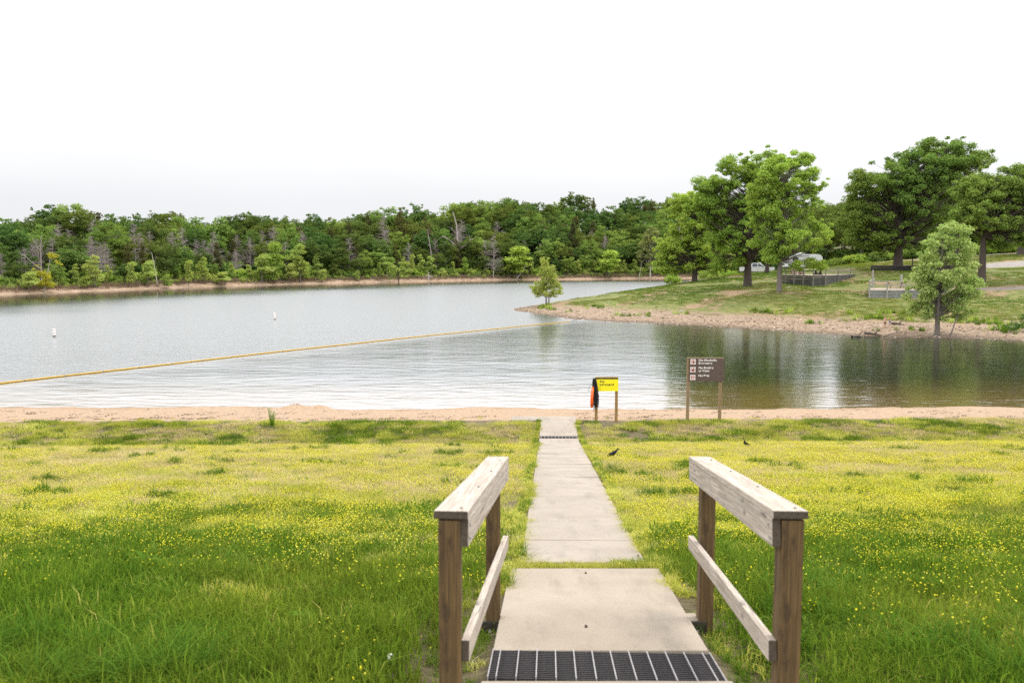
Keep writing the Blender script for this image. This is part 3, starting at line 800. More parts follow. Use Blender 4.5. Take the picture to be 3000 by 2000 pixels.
def handrail(label, s, nx, fx):
    """s=-1 left, 1 right; nx, fx: outer-face pixel columns are already turned into world x of post centres"""
    yn, yf = 3.9, 6.1
    cn, cf = at_y(1320, 1490, 3.9).z, at_y(1440, 1338, 6.36).z          # cap's top at both ends
    def capz(y): return cn + (cf - cn) * (y - 3.9) / (6.36 - 3.9)
    sl = (fx - nx) / (yf - yn)
    def X(y): return nx + sl * (y - yn)
    g = thing('handrail', label, 'handrail', (X(5), 5.0, near1(X(5), 5.0)))
    y0, y1 = 3.84, 6.40
    cap = board('cap', (X(y0) - s * .012, y0, capz(y0) - .019), (X(y1) - s * .012, y1, capz(y1) - .019), .160, .038, W_RAIL, g, .006, endm=W_END)
    inn = -s * (.052 + .0205)
    board('side_rail', (X(y0) + inn, y0 + .012, capz(y0) - .038 - .068), (X(y1) + inn, y1 - .012, capz(y1) - .038 - .068), .040, .132, W_RAIL, g, .005, endm=W_END)
    lz = .60
    board('lower_rail', (X(3.86) + inn, 3.86, capz(3.86) - lz - .075), (X(6.36) + inn, 6.36, capz(6.36) - lz - .06), .040, .10, W_RAIL, g, .005, endm=W_END)
    for y in (yn, yn + .75, yn + 1.5, yf):
        for q in (-.035, .04):
            nl = box('nail', (0, 0, 0), (.011, .011, .003), M_DARKSTEEL, g, .001)
            nl.matrix_basis = inv(g) @ Matrix.Translation((X(y) - s * .012 + q, y + q * .4, capz(y) + .0008))
    for y in (yn, yf):
        for q in (-.028, .028):
            nl = box('bolt_head', (0, 0, 0), (.008, .018, .018), M_STEEL, g, .002)
            nl.matrix_basis = inv(g) @ Matrix.Translation((X(y) + inn - s * .022, y + q * .5, capz(y) - .106 + q))
    for y in (yn, yf):
        post('post', X(y), y, near1(X(y), y) - .25, capz(y) - .040, .104, W_POST, g)
    yb = yf - .060; e_in, e_out = (1.296, 1.425) if s > 0 else (-.240, -.084)
    b = box('bracket', (0, 0, 0), (e_out - e_in, .012, .26), M_BRACKET, g, .003)
    b.matrix_basis = inv(g) @ Matrix.Translation(((e_in + e_out) / 2, yb, pz(yf) - .135))
    box('footing', (-s * .03, .10, .09), (.10, .14, .07), M_SLAB, b, .01)
    bolt = tube_obj('bolt', [([(0, 0, 0), (0, -.014, 0)], [.014, .012]), ([(0, -.014, 0), (0, -.018, 0)], [.012, .001])], M_STEEL, b, 8)
    bolt.location = (0, -.006, .055)
    return g
handrail('weathered wooden handrail on the left side of the ramp', -1, -.290, -.138)
handrail('weathered wooden handrail on the right side of the ramp', 1, 1.300, 1.425)

# dark seed husks lying on the ramp slab
M_HUSK = plain('dark_husk', (.05, .022, .012), .8, 0, .4, 300)
for (px, py, s, lab) in ((1716, 1679, .012, 'small dark seed husk on the ramp slab near the grassy joint'), (1717, 1836, .014, 'small dark seed husk on the ramp slab nearer the grate'),
                         (1870, 1628, .012, 'dark seed husk at the right edge of the walk behind the grassy joint')):
    y = ypath(py); d = ray(px, py)
    o = loft('seed_husk', [(-s * 1.2, 0, 0, s * .15, s * .15), (-s * .6, 0, s * .1, s * .7, s * .55), (s * .2, 0, s * .15, s * .8, s * .6), (s * .9, 0, 0, s * .4, s * .3), (s * 1.3, s * .2, s * .1, s * .1, s * .1)], M_HUSK, None, 8)
    o.location = (d.x * y / d.y, y, pz(y) + s * .55); o.rotation_euler = (0, 0, random.random() * 6)
    tag(o, lab, 'seed', 'seed husks on the walk')
# dandelion clock
M_FLUFF = leafy('dandelion_fluff', [(0, (.75, .75, .72)), (1, (.85, .85, .82))], .5, world_var=0)
dl = at_ground(1145, 1975, near1)
t = thing('dandelion', 'white dandelion seed head in the grass left of the left handrail', 'flower', dl)
tube_obj('stem', [(bez((0, 0, 0), (.01, 0, .05), (.0, 0, .105), 5), [.002] * 5)], G_WEED, t, 5)
V, T = [], []
for k in range(420):
    z = 1 - 2 * (k + .5) / 420; a = k * 2.39996; r_ = math.sqrt(1 - z * z); d = np.array([r_ * math.cos(a), r_ * math.sin(a), z])
    u = np.cross(d, [.3, .2, .9]); u /= np.linalg.norm(u); v = np.cross(d, u); b = len(V); c = d * .020; e = d * .007
    V += [tuple(e), tuple(c + u * .003), tuple(c - u * .003), tuple(c + v * .003), tuple(c - v * .003)]; T += [(b, b + 1, b + 2), (b, b + 3, b + 4), (b + 1, b + 3, b + 2), (b + 1, b + 2, b + 4)]
o = link('seed_head', fast_mesh('seed_head', np.array(V), None, T, [M_FLUFF]), t); o.location = (0, 0, .115)
# two broad dock rosettes
def rosette(px, py, n, L, label):
    p = at_ground(px, py, near1); g = np.random.default_rng(n); V, Q, T = [], [], []
    for k in range(n):
        a = k * 2.4 + g.random() * .5; l = L * (.6 + .6 * g.random()); e = .35 + .8 * g.random(); u = np.array([math.cos(a), math.sin(a), 0]); s = np.array([-u[1], u[0], 0]); b = len(V)
        for f, w, h in ((0, .02, 0), (.3, .09, .40), (.6, .11, .62), (.85, .06, .60)):
            c = u * l * f + np.array([0, 0, l * e * h * 1.2]); V += [c + s * l * w, c - s * l * w]
        V += [u * l + np.array([0, 0, l * e * .38])]
        Q += [(b + 2 * i, b + 2 * i + 1, b + 2 * i + 3, b + 2 * i + 2) for i in range(3)]; T += [(b + 6, b + 7, b + 8)]
    o = link('dock_plant', fast_mesh('dock_plant', np.array(V), Q, T, [G_WEED])); o.location = p
    tag(o, label, 'weed')
rosette(905, 1835, 16, .15, 'broad leaved dock rosette in the short grass left of the ramp')
rosette(430, 1665, 18, .19, 'large broad leaved dock plant among yellow flowers on the left lawn')
rosette(760, 1580, 18, .19, 'dark dock clump at the edge of the yellow flowers on the left lawn')
# tall weed at the edge of the beach
G_TALL = leafy('tall_weed_leaf', [(0, (0.095, 0.198, 0.022)), (.6, (0.171, 0.288, 0.030)), (1, (0.285, 0.396, 0.060))], .3, world_var=0)
p = at_ground(797, 1252, near1); t = thing('tall_weed', 'upright bushy green weed standing alone at the edge of the sand', 'plant', p)
st_, V, Q = [], [], []
for k in range(9):
    bx, by = random.uniform(-.07, .07), random.uniform(-.06, .06); h = random.uniform(.45, .68); tx, ty = bx * 1.9, by * 1.6
    c = bez((bx * .4, by * .4, 0), (bx, by, h * .5), (tx, ty, h), 8); st_.append((c, np.linspace(.005, .002, 8)))
    for q in range(60):
        f = random.uniform(.1, 1); i = c[min(7, int(f * 7))] + (np.array([0, 0, h / 7 * (f * 7 % 1)])); a = random.random() * 6.28; l = .055 * (1.2 - f * .6)
        u = np.array([math.cos(a), math.sin(a), .9]) * l; s = np.array([-math.sin(a), math.cos(a), 0]) * l * .16; b = len(V)
        V += [i, i + u * .5 + s, i + u, i + u * .5 - s]; Q.append((b, b + 1, b + 2, b + 3))
tube_obj('stem', st_, G_TALL, t, 4)
link('foliage', fast_mesh('foliage', np.array(V), Q, mats=[G_TALL]), t)

# ------------------------------------------------------------------ signs
W_SIGNPOST = wood('tan_post_wood', (.20, .13, .065), (.33, .23, .12), (.15, .12, .085))
W_SIGNPOST2 = wood('yellow_pine_post', (.24, .14, .045), (.38, .24, .085), (.18, .11, .04))
M_YELLOW = plain('yellow_sign_paint', (.82, .72, .006), .5, 0, .03, 3)
M_BLACK = plain('black_paint', (.012, .012, .012), .5)
M_BROWN = plain('brown_sign_paint', (.085, .055, .045), .6, 0, .08, 4)
M_WHITE = plain('white_paint', (.78, .76, .74), .5, 0, .05, 8)
M_LETTER = plain('pale_lettering', (.70, .68, .66), .6, 0, .05, 8)
M_REDP = plain('red_print', (.48, .05, .04), .5)
def text(name, s, x, z, size, mat, parent, y=-.004, sx=1.12, fat=.032, spacing=1.04):
    c = bpy.data.curves.new(name, 'FONT'); c.body = s; c.size = size; c.offset = fat * size; c.extrude = .0012; c.space_character = spacing
    tmp = bpy.data.objects.new('text_tmp', c); COL.objects.link(tmp)
    me = bpy.data.meshes.new_from_object(tmp.evaluated_get(bpy.context.evaluated_depsgraph_get()))
    bpy.data.objects.remove(tmp); me.materials.clear()
    o = link(name, me, parent, mat)
    o.location = (x, y, z); o.rotation_euler = (math.pi / 2, 0, 0); o.scale = (sx, 1, 1)
    return o
def print_line(s, x, z, size, mat, parent, y=-.004, sx=1.12, fat=.032, spacing=1.04):
    for w in s.split():
        o = text('lettering', w, x, z, size, mat, parent, y, sx, fat, spacing)
        x += max(c[0] for c in o.bound_box) * sx + size * .30
def disc_ring(name, r0, r1, mat, parent, loc, n=28, th=.002):
    bm = bmesh.new(); vs = []
    for k in range(n):
        a = 2 * math.pi * k / n; c, s = math.cos(a), math.sin(a)
        vs.append([bm.verts.new((r * c, y, r * s)) for r, y in ((r0, 0), (r1, 0), (r1, -th), (r0, -th))])
    for k in range(n):
        a, b = vs[k], vs[(k + 1) % n]
        for i in range(4): bm.faces.new((a[i], a[(i + 1) % 4], b[(i + 1) % 4], b[i]))
    bmesh.ops.recalc_face_normals(bm, faces=bm.faces)
    o = bm_obj(name, bm, mat, parent); o.location = loc; return o
def shape(name, outlines, mat, parent, loc, th=.002):
    bm = bmesh.new()
    for pts in outlines: prism_bm(bm, pts, -th, 0)
    o = bm_obj(name, bm, mat, parent); o.location = loc; return o
bottle = lambda x, s: [(x - .012 * s, -.03 * s), (x + .012 * s, -.03 * s), (x + .012 * s, .004 * s), (x + .005 * s, .014 * s), (x + .005 * s, .032 * s), (x - .005 * s, .032 * s), (x - .005 * s, .014 * s), (x - .012 * s, .004 * s)]
glass = lambda x, s: [(x - .010 * s, -.03 * s), (x + .010 * s, -.03 * s), (x + .002 * s, -.026 * s), (x + .002 * s, -.008 * s), (x + .013 * s, .012 * s), (x - .013 * s, .012 * s), (x - .002 * s, -.008 * s), (x - .002 * s, -.026 * s)]
can = lambda x, s: [(x - .011 * s, -.03 * s), (x + .011 * s, -.03 * s), (x + .011 * s, .010 * s), (x - .011 * s, .010 * s)]
dog = [[(-.026, -.006), (.014, -.006), (.014, .010), (-.026, .010)], [(.010, .004), (.018, .004), (.030, .014), (.030, .022), (.018, .026), (.010, .014)], [(-.026, -.03), (-.018, -.03), (-.017, -.006), (-.026, -.006)], [(.005, -.03), (.012, -.03), (.014, -.006), (.006, -.006)], [(-.034, .018), (-.026, .006), (-.022, .010), (-.031, .022)]]

YB = 29.0
base = at_y(2064, 1236, YB); bx0 = at_y(2016, 1236, YB).x; bx1 = at_y(2118, 1236, YB).x
zt, zb = at_y(2060, 1049, YB).z, at_y(2060, 1117.5, YB).z
t = thing('park_sign', 'brown three board park sign on two tan wooden posts near the water', 'sign', (base.x, YB, near1(base.x, YB)))
g0 = near1(base.x, YB)
W_, H_ = bx1 - bx0, zt - zb
for px in (2016.5, 2111):
    x = at_y(px, 1150, YB).x
    post('post', x, YB + .07, g0 - .3, zt - (.004 if px < 2050 else .02), .098, W_SIGNPOST, t)
cap = box('cap', (0, .025, zt - g0 + .008), (W_, .09, .018), W_SIGNPOST, t, .003)
bh = H_ / 3
SIGN_ROWS = [(('No Alcoholic', 'Beverages'), 'drink'), (('No Bottles', 'or Cans'), 'bottle'), (('No Pets',), 'pet')]
cx0 = (bx0 + bx1) / 2 - base.x
for i, (lines, ic) in enumerate(SIGN_ROWS):
    zc = zt - g0 - bh * (i + .5)
    p = box('board', (cx0, 0, zc), (W_, .035, bh - .005), M_BROWN, t, .002)
    ts = .099
    for j, ln in enumerate(lines):
        print_line(ln, -W_ / 2 + .315, bh / 2 - .098 - j * .103 + (.008 if i else 0), ts, M_LETTER, p, -.0185)
    pl = box('pictogram', (-W_ / 2 + .125, -.0195, bh / 2 - .122), (.176, .003, .176), M_WHITE, p, .0012)
    if ic == 'drink': shape('symbol', [bottle(.018, 1.7), glass(-.024, 1.7)], M_BLACK, pl, (0, -.0017, 0))
    elif ic == 'bottle': shape('symbol', [bottle(.022, 1.7), can(-.022, 1.7)], M_BLACK, pl, (0, -.0017, 0))
    else: shape('symbol', [[(a * 1.6, b * 1.6) for a, b in q] for q in dog], M_BLACK, pl, (0, -.0017, 0))
    disc_ring('ban_ring', .059, .074, M_REDP, pl, (0, -.0040, 0))
    sl = box('ban_slash', (0, -.0052, 0), (.128, .0016, .012), M_REDP, pl, 0, rot=(0, math.radians(45), 0))
    for q in (-1, 1): box('fixing', (W_ / 2 - .035, -.0185, q * bh * .3), (.012, .003, .012), M_STEEL, p)

YY = 28.8
yx0, yx1 = at_y(1743, 1150, YY).x, at_y(1811, 1150, YY).x
yzt, yzb = at_y(1777, 1106, YY).z, at_y(1777, 1145.5, YY).z
ycx = (yx0 + yx1) / 2; g0 = near1(ycx, YY)
t = thing('lifeguard_sign', 'bright yellow sign reading No Lifeguard on two wooden posts', 'sign', (ycx, YY, g0))
for px in (1747.3, 1806.2): post('post', at_y(px, 1200, YY).x, YY + .066, g0 - .3, yzt - .012, .092, W_SIGNPOST2, t)
pw, ph = yx1 - yx0, yzt - yzb
pn = box('panel', (0, 0, (yzt + yzb) / 2 - g0), (pw, .030, ph), M_YELLOW, t, .002)
box('band', (0, -.0162, ph / 2 - .028), (pw - .002, .0024, .046), M_BLACK, pn, 0)
box('cap', (0, .03, yzt - g0 + .011), (pw * .98, .10, .02), W_SIGNPOST2, t, .003)
text('lettering', 'No', -pw / 2 + .158, ph / 2 - .160, .102, M_BLACK, pn, -.0158, 1.15, .036, 1.08)
text('lettering', 'Lifeguard', -pw / 2 + .158, ph / 2 - .268, .102, M_BLACK, pn, -.0158, 1.15, .036, 1.10)
# ring buoy hung edge-on on the left post, and its rope
M_ORANGE = plain('orange_ring_plastic', (.82, .11, .012), .4, 0, .12, 2)
M_ROPE = plain('black_rope', (.014, .013, .015), .85, 0, .5, 60)
pxl = at_y(1747.3, 1200, YY).x
rc = at_y(1735.5, 1162, YY)
t = thing('ring_buoy', 'orange ring buoy hanging edge on from the left post of the yellow sign', 'ring buoy', rc)
bm = bmesh.new(); V, Q = [], []; n, k_ = 40, 12
for i in range(n):
    a = 2 * math.pi * i / n
    for j in range(k_):
        b = 2 * math.pi * j / k_; r_ = .300 + .058 * math.cos(b); V.append((.047 * math.sin(b), r_ * math.cos(a), r_ * math.sin(a) * 1.06))
for i in range(n):
    for j in range(k_): Q.append((i * k_ + j, i * k_ + (j + 1) % k_, ((i + 1) % n) * k_ + (j + 1) % k_, ((i + 1) % n) * k_ + j))
bm.free()
o = link('ring', fast_mesh('ring', np.array(V), Q, mats=[M_ORANGE], smooth=True), t); o.rotation_euler = (0, math.radians(3), math.radians(-9))
for zz in (-.16,):
    a = np.linspace(0, 2 * math.pi, 18)
    V_, Q_ = tubes([(np.stack([.060 * np.sin(a), -.235 + .075 * np.cos(a), zz + .03 * np.cos(a)], -1), np.full(18, .008))], 5)
    link('band', fast_mesh('band', V_, Q_, mats=[M_ROPE]), t)
t2 = thing('rope_coil', 'tangled black rope looped over the left post of the yellow sign', 'rope', (pxl - .04, YY - .02, g0))
g = np.random.default_rng(5); paths = []
ztop = yzt - g0 - .02
for k in range(15):                                              # long hanging loops
    x0 = -.055 + g.normal(0, .022); zl = ztop - g.uniform(.55, .98); xb = g.uniform(-.09, .085); y0 = g.uniform(-.07, .02)
    P = np.array([(x0 - .01, y0, ztop - .05), (x0, y0, ztop), (x0 + .03, y0 - .01, ztop - .02)])
    d = bez((x0 + .03, y0 - .01, ztop - .03), (xb + .05, y0 - .03, (ztop + zl) / 2), (xb + .02, y0 - .02, zl), 10)
    u = bez((xb + .0, y0 - .025, zl - .01), (xb - .06, y0 - .04, (ztop + zl) / 2), (x0 - .02, y0 - .02, ztop - .05), 10)
    paths.append((np.concatenate([P, d, u]), np.full(23, .0095)))
for k in range(5):                                               # tangle round the post lower down
    a = np.linspace(0, 6.28 * 1.6, 30); zc_ = ztop - .72 + g.normal(0, .08)
    paths.append((np.stack([.03 + .085 * np.cos(a + k), -.03 + .08 * np.sin(a + k), zc_ + .10 * np.sin(a * .6 + k) + .05 * np.sin(2 * a)], -1), np.full(30, .008)))
paths.append((bez((-.05, -.02, ztop - .1), (-.34, -.03, ztop - .40), (-.17, -.04, ztop - .48), 14), np.full(14, .006)))
paths.append((bez((-.17, -.04, ztop - .48), (-.10, -.05, ztop - .46), (-.03, -.05, ztop - .30), 10), np.full(10, .006)))
paths.append((bez((-.04, -.04, ztop - .85), (-.06, -.05, ztop - 1.0), (-.05, -.04, ztop - 1.14), 8), np.full(8, .009)))
paths.append((bez((-.02, -.04, ztop - .85), (-.03, -.05, ztop - 1.0), (-.01, -.04, ztop - 1.10), 8), np.full(8, .009)))
paths.append((bez((.05, -.05, ztop - .75), (.17, -.06, ztop - .95), (.06, -.05, ztop - 1.02), 10), np.full(10, .0055)))
V_, Q_ = tubes(paths, 5)
link('rope', fast_mesh('rope', V_, Q_, mats=[M_ROPE], smooth=True), t2)

# ------------------------------------------------------------------ birds
M_FEATHER = NT('black_glossy_feathers'); M_FEATHER.col((.008, .008, .011)); M_FEATHER.b.inputs['Roughness'].default_value = .75; M_FEATHER.b.inputs['Specular IOR Level'].default_value = .2
M_FEATHER.bump(M_FEATHER.noise(M_FEATHER.coord(scale=(20, 90, 90)), 2, 3), .4, .01); M_FEATHER = M_FEATHER.m
M_EYE = plain('pale_eye', (.6, .5, .15), .2); M_LEG = plain('dark_bird_leg', (.02, .018, .018), .6)
def bird(label, p, rz_, pitch, s, tail):
    t = thing('blackbird', label, 'bird', p, rz_, 'black birds on the lawn')
    sp = [(-.235, 0, .0, .006, .003), (-.20, 0, .010, .026, .008), (-.12, 0, .030, .018, .010), (-.085, 0, .042, .026, .022), (-.04, 0, .055, .040, .040), (.01, 0, .066, .046, .048), (.05, 0, .082, .040, .044), (.078, 0, .104, .027, .030), (.092, 0, .124, .025, .026), (.104, 0, .136, .024, .024), (.120, 0, .140, .018, .018), (.130, 0, .139, .009, .009)]
    c, s_ = math.cos(pitch), math.sin(pitch); R = []
    for (x, y, z, w, h) in sp:
        if x < -.1: z += tail * (-.1 - x)
        X, Z = x * c - (z - .06) * s_, x * s_ + (z - .06) * c + .06
        R.append((X * s, y * s, (Z + .055) * s, w * s, h * s))
    loft('body', R, M_FEATHER, t, 12)
    hx, hz = R[-1][0], R[-1][2]
    loft('beak', [(hx - .004 * s, 0, hz, .007 * s, .007 * s), (hx + .012 * s, 0, hz - .002 * s, .005 * s, .005 * s), (hx + .030 * s, 0, hz - .006 * s, .001 * s, .001 * s)], M_LEG, t, 8)
    for q in (-1, 1):
        o = link('eye', None)
        bpy.data.objects.remove(o)
        loft('eye', [(hx - .022 * s, q * .019 * s, hz + .004 * s, .001, .001), (hx - .019 * s, q * .021 * s, hz + .004 * s, .003 * s, .003 * s), (hx - .016 * s, q * .019 * s, hz + .004 * s, .001, .001)], M_EYE, t, 6)
        loft('wing', [(-.13 * s, q * .012 * s, .088 * s, .004 * s, .006 * s), (-.07 * s, q * .034 * s, .10 * s, .008 * s, .020 * s), (.0, q * .045 * s, .122 * s, .008 * s, .032 * s), (.04 * s, q * .040 * s, .135 * s, .006 * s, .022 * s), (.055 * s, q * .034 * s, .14 * s, .001 * s, .004 * s)], M_FEATHER, t, 8)
        tube_obj('leg', [([(.0, q * .018 * s, .075 * s), (.006 * s, q * .02 * s, .035 * s), (.0, q * .02 * s, .003 * s), (.03 * s, q * .022 * s, .001 * s)], [.006 * s, .004 * s, .003 * s, .002 * s]), ([(0, q * .02 * s, .003 * s), (-.018 * s, q * .02 * s, .001 * s)], [.003 * s, .002 * s])], M_LEG, t, 5)
    return t
p = at_ground(1796, 1344, near1); bird('black bird walking in the flowers just right of the concrete walk', p, math.radians(8), .16, 1.12, -.25)
p = at_ground(2184, 1312, near1); bird('black bird standing tall with raised head, farther right on the lawn', p, math.radians(172), .62, 1.12, .5)

# ------------------------------------------------------------------ on the water: swimming line and marker buoys
M_FLOAT = plain('yellow_float_plastic', (.46, .285, .035), .5, 0, .25, .8)
M_CABLE = plain('dark_wet_cable', (.05, .035, .015), .7)
a, b = Vector((LINE_A.x, LINE_A.y, 0)), Vector((LINE_B.x, LINE_B.y, 0))
L = (b - a).length; u = (b - a).normalized(); nrm = Vector((-u.y, u.x, 0))
t = thing('swimming_line', 'long yellow floating swim boundary line across the water', 'float line', a)
nf = 26; me = None
def lp(f): return a + u * (L * f) + nrm * (math.sin(f * 3.1) * .9 + math.sin(f * 23) * .04)
for i in range(nf):
    p0, p1 = lp((i + .004) / nf), lp((i + .996) / nf); l = (p1 - p0).length
    V_, Q_ = tubes([([(-l / 2, 0, 0), (-l / 2 + .02, 0, 0), (-l / 2 + .1, 0, 0), (0, 0, 0), (l / 2 - .1, 0, 0), (l / 2 - .02, 0, 0), (l / 2, 0, 0)], [.01, .035, .048, .048, .048, .035, .01])], 10)
    o = link('float', fast_mesh('float', V_, Q_, mats=[M_FLOAT], smooth=True), t)
    d = p1 - p0; o.location = (p0 + p1) / 2 - a + Vector((0, 0, .028)); o.rotation_euler = (0, 0, math.atan2(d.y, d.x))
P = [tuple(lp(f) - a + Vector((0, 0, .02))) for f in np.linspace(0, 1, 60)]
P.append(tuple(Vector(P[-1]) + Vector((1.6, 1.6, .35))))
tube_obj('cable', [(P, [.022] * len(P))], M_CABLE, t, 5)
def buoy(label, px, py, h):
    p = at_z(px, py, 0.0); t = thing('marker_buoy', label, 'buoy', p, 0, 'white marker buoys in the lake')
    pr = [(.0, -.25), (.115, -.25), (.118, -.02), (.118, .02), (.115, h * .5), (.112, h - .05), (.10, h - .015), (.06, h), (0, h)]
    n = 14; V = [(r_ * math.cos(2 * math.pi * k / n), r_ * math.sin(2 * math.pi * k / n), z) for r_, z in pr for k in range(n)]
    Q = [(i * n + k, i * n + (k + 1) % n, (i + 1) * n + (k + 1) % n, (i + 1) * n + k) for i in range(len(pr) - 1) for k in range(n)]
    link('body', fast_mesh('body', np.array(V), Q, mats=[M_WHITE], smooth=True), t)
    for zz, m_, hh in ((.035, M_CABLE, .05), (h * .86, M_ORANGE, .03), (h * .45, M_ORANGE, .02)):
        V = [(.122 * math.cos(2 * math.pi * k / n), .122 * math.sin(2 * math.pi * k / n), zz + s * hh) for s in (-.5, .5) for k in range(n)]
        link('band', fast_mesh('band', np.array(V), [(k, (k + 1) % n, n + (k + 1) % n, n + k) for k in range(n)], mats=[m_], smooth=True), t)
buoy('white cylindrical buoy nearer the left edge of the lake', 159, 984, .60)
buoy('slim white buoy farther out towards the middle of the lake', 805, 934, .66)

# ------------------------------------------------------------------ beach litter
M_TWIG = plain('dark_driftwood', (.09, .055, .035), .9, 0, .5, 30)
def twig_tile(seed, n, R, l, w):
    g = np.random.default_rng(seed); ps = []
    for k in range(n):
        x, y = g.uniform(-R, R), g.uniform(-R * .35, R * .35); a = g.normal(0, .5); ll = l * g.uniform(.3, 1.2)
        ps.append((np.array([(x - math.cos(a) * ll, y - math.sin(a) * ll, .006), (x, y, .012), (x + math.cos(a) * ll, y + math.sin(a) * ll, .006)]), np.array([w * .6, w, w * .5])))
    V, Q = tubes(ps, 4); return fast_mesh('twig_tile', V, Q, mats=[M_TWIG])
tw = [twig_tile(1, 10, .35, .05, .007), twig_tile(2, 7, .4, .09, .010), twig_tile(3, 3, .4, .20, .015)]
n = 420; x = RNG.uniform(-22, 22, n); y = np.where(RNG.random(n) < .55, RNG.normal(30.1, .35, n), np.where(RNG.random(n) < .5, RNG.normal(32.2, .5, n), RNG.uniform(29.6, 34.8, n)))
kp = (fbm(x * .5, y * 1.2) > .47); x, y = x[kp], y[kp]; n = len(x)
r = rz(n); r[:, 2] *= .25
scatter('beach_debris', tw, np.stack([x, y, near_h(x, y)], -1), r, RNG.uniform(.5, 1.2, n), np.where(RNG.random(n) < .06, 2, RNG.integers(0, 2, n)), 'dark twigs and dry scraps along the sand')

# ------------------------------------------------------------------ trees
def bark(name, a, b):
    m = NT(name); f = m.noise(m.coord(scale=(6, 6, 1.2)), 3, 5, .7)
    m.col(m.ramp(f, [(.3, a), (.7, b)])); m.b.inputs['Roughness'].default_value = .95; m.bump(f, .8, .05); return m.m
B_DARK = bark('dark_oak_bark', (.035, .026, .02), (.095, .075, .06))
B_GREY = bark('grey_bark', (.09, .075, .065), (.20, .17, .145))
B_DEAD = bark('dead_grey_wood', (.22, .175, .17), (.38, .32, .31))
B_PALE = bark('pale_bark', (.28, .25, .21), (.50, .46, .40))
L_OAK = [leafy('oak_leaves', [(0, (0.087, 0.161, 0.045)), (.4, (0.162, 0.259, 0.062)), (.75, (0.251, 0.352, 0.089)), (1, (0.384, 0.430, 0.126))], .38, world_var=.22, wscale=.06)]
L_FRESH = leafy('fresh_leaves', [(0, (0.158, 0.270, 0.060)), (.4, (0.273, 0.397, 0.077)), (.75, (0.416, 0.526, 0.109)), (1, (0.622, 0.654, 0.165))], .42, world_var=.2, wscale=.08)
L_WOOD = leafy('wood_leaves', [(0, (0.044, 0.077, 0.022)), (.4, (0.078, 0.124, 0.034)), (.75, (0.120, 0.167, 0.048)), (1, (0.189, 0.217, 0.067))], .38, world_var=.22, wscale=.06)
L_DEEP = leafy('deep_green_leaves', [(0, (0.040, 0.089, 0.026)), (.5, (0.085, 0.159, 0.045)), (1, (0.168, 0.239, 0.066))], .32, world_var=.12, wscale=.06)
L_CEDAR = leafy('cedar_sprays', [(0, (0.042, 0.055, 0.026)), (.5, (0.077, 0.084, 0.038)), (1, (0.127, 0.113, 0.057))], .2, world_var=.2, wscale=.06)
L_PALE = leafy('pale_sapling_leaves', [(0, (0.217, 0.302, 0.084)), (.5, (0.369, 0.462, 0.129)), (1, (0.560, 0.574, 0.227))], .42, world_var=.3, wscale=.1)
L_SYC = leafy('sycamore_leaves', [(0, (0.198, 0.290, 0.086)), (.45, (0.346, 0.459, 0.157)), (.8, (0.530, 0.564, 0.244)), (1, (0.542, 0.564, 0.371))], .40, world_var=.15, wscale=.2)
L_GREYG = leafy('grey_green_leaves', [(0, (0.201, 0.229, 0.095)), (.5, (0.309, 0.329, 0.135)), (1, (0.448, 0.443, 0.204))], .35, world_var=.15, wscale=.1)
L_TIP = leafy('young_tree_leaves', [(0, (.30, .34, .09)), (.5, (.42, .45, .13)), (1, (.55, .55, .20))], .5, world_var=0)
L_YEL = leafy('yellowish_leaves', [(0, (0.211, 0.234, 0.031)), (.5, (0.365, 0.351, 0.043)), (1, (0.505, 0.442, 0.062))], .42, world_var=.0)

def clumps_from_lobes(lobes, n, rc, g, lo=.35):
    lobes = np.array(lobes, float); w = np.prod(lobes[:, 3:], axis=1) ** .6; w /= w.sum()
    k = g.choice(len(lobes), n, p=w); d = g.normal(size=(n, 3)); d /= np.linalg.norm(d, axis=1, keepdims=True)
    u = lo + (1 - lo) * g.random(n) ** .6
    C = lobes[k, :3] + d * u[:, None] * lobes[k, 3:]
    R = rc * np.clip(g.lognormal(-.08, .38, n), .42, 1.9)
    far = g.random(n) < .14                                        # small sprays reaching out of the crown
    C = np.where(far[:, None], lobes[k, :3] + d * g.uniform(.98, 1.12, (n, 1)) * lobes[k, 3:], C); R = np.where(far, rc * g.uniform(.4, .65, n), R)
    return C, R
def leaves(C, R, per, size, g, flat=.7, shell=.45, aspect=.55, droop=0.25):
    n = len(C); m = (per * (R / R.mean()) ** 2).astype(int) + 1; k = np.repeat(np.arange(n), m); N = len(k)
    d = g.normal(size=(N, 3)); d /= np.linalg.norm(d, axis=1, keepdims=True)
    r = (shell + (1.12 - shell) * g.random(N) ** .8)
    P = C[k] + d * (R[k] * r)[:, None] * np.array([1, 1, flat])
    nm = d * .55 + np.array([0, 0, .75]) + g.normal(0, .55, (N, 3)); nm /= np.linalg.norm(nm, axis=1, keepdims=True)
    u = np.cross(nm, g.normal(size=(N, 3))); u /= np.linalg.norm(u, axis=1, keepdims=True) + 1e-9; v = np.cross(nm, u)
    s = (size * g.uniform(.6, 1.35, N))[:, None]
    dr = np.array([0, 0, -1.]) * s * droop
    V = np.stack([P - u * s * .5, P + v * s * aspect * .5, P + u * s * .5 + dr, P - v * s * aspect * .5], 1).reshape(-1, 3)
    return V, np.arange(N)[:, None] * 4 + np.arange(4)[None]
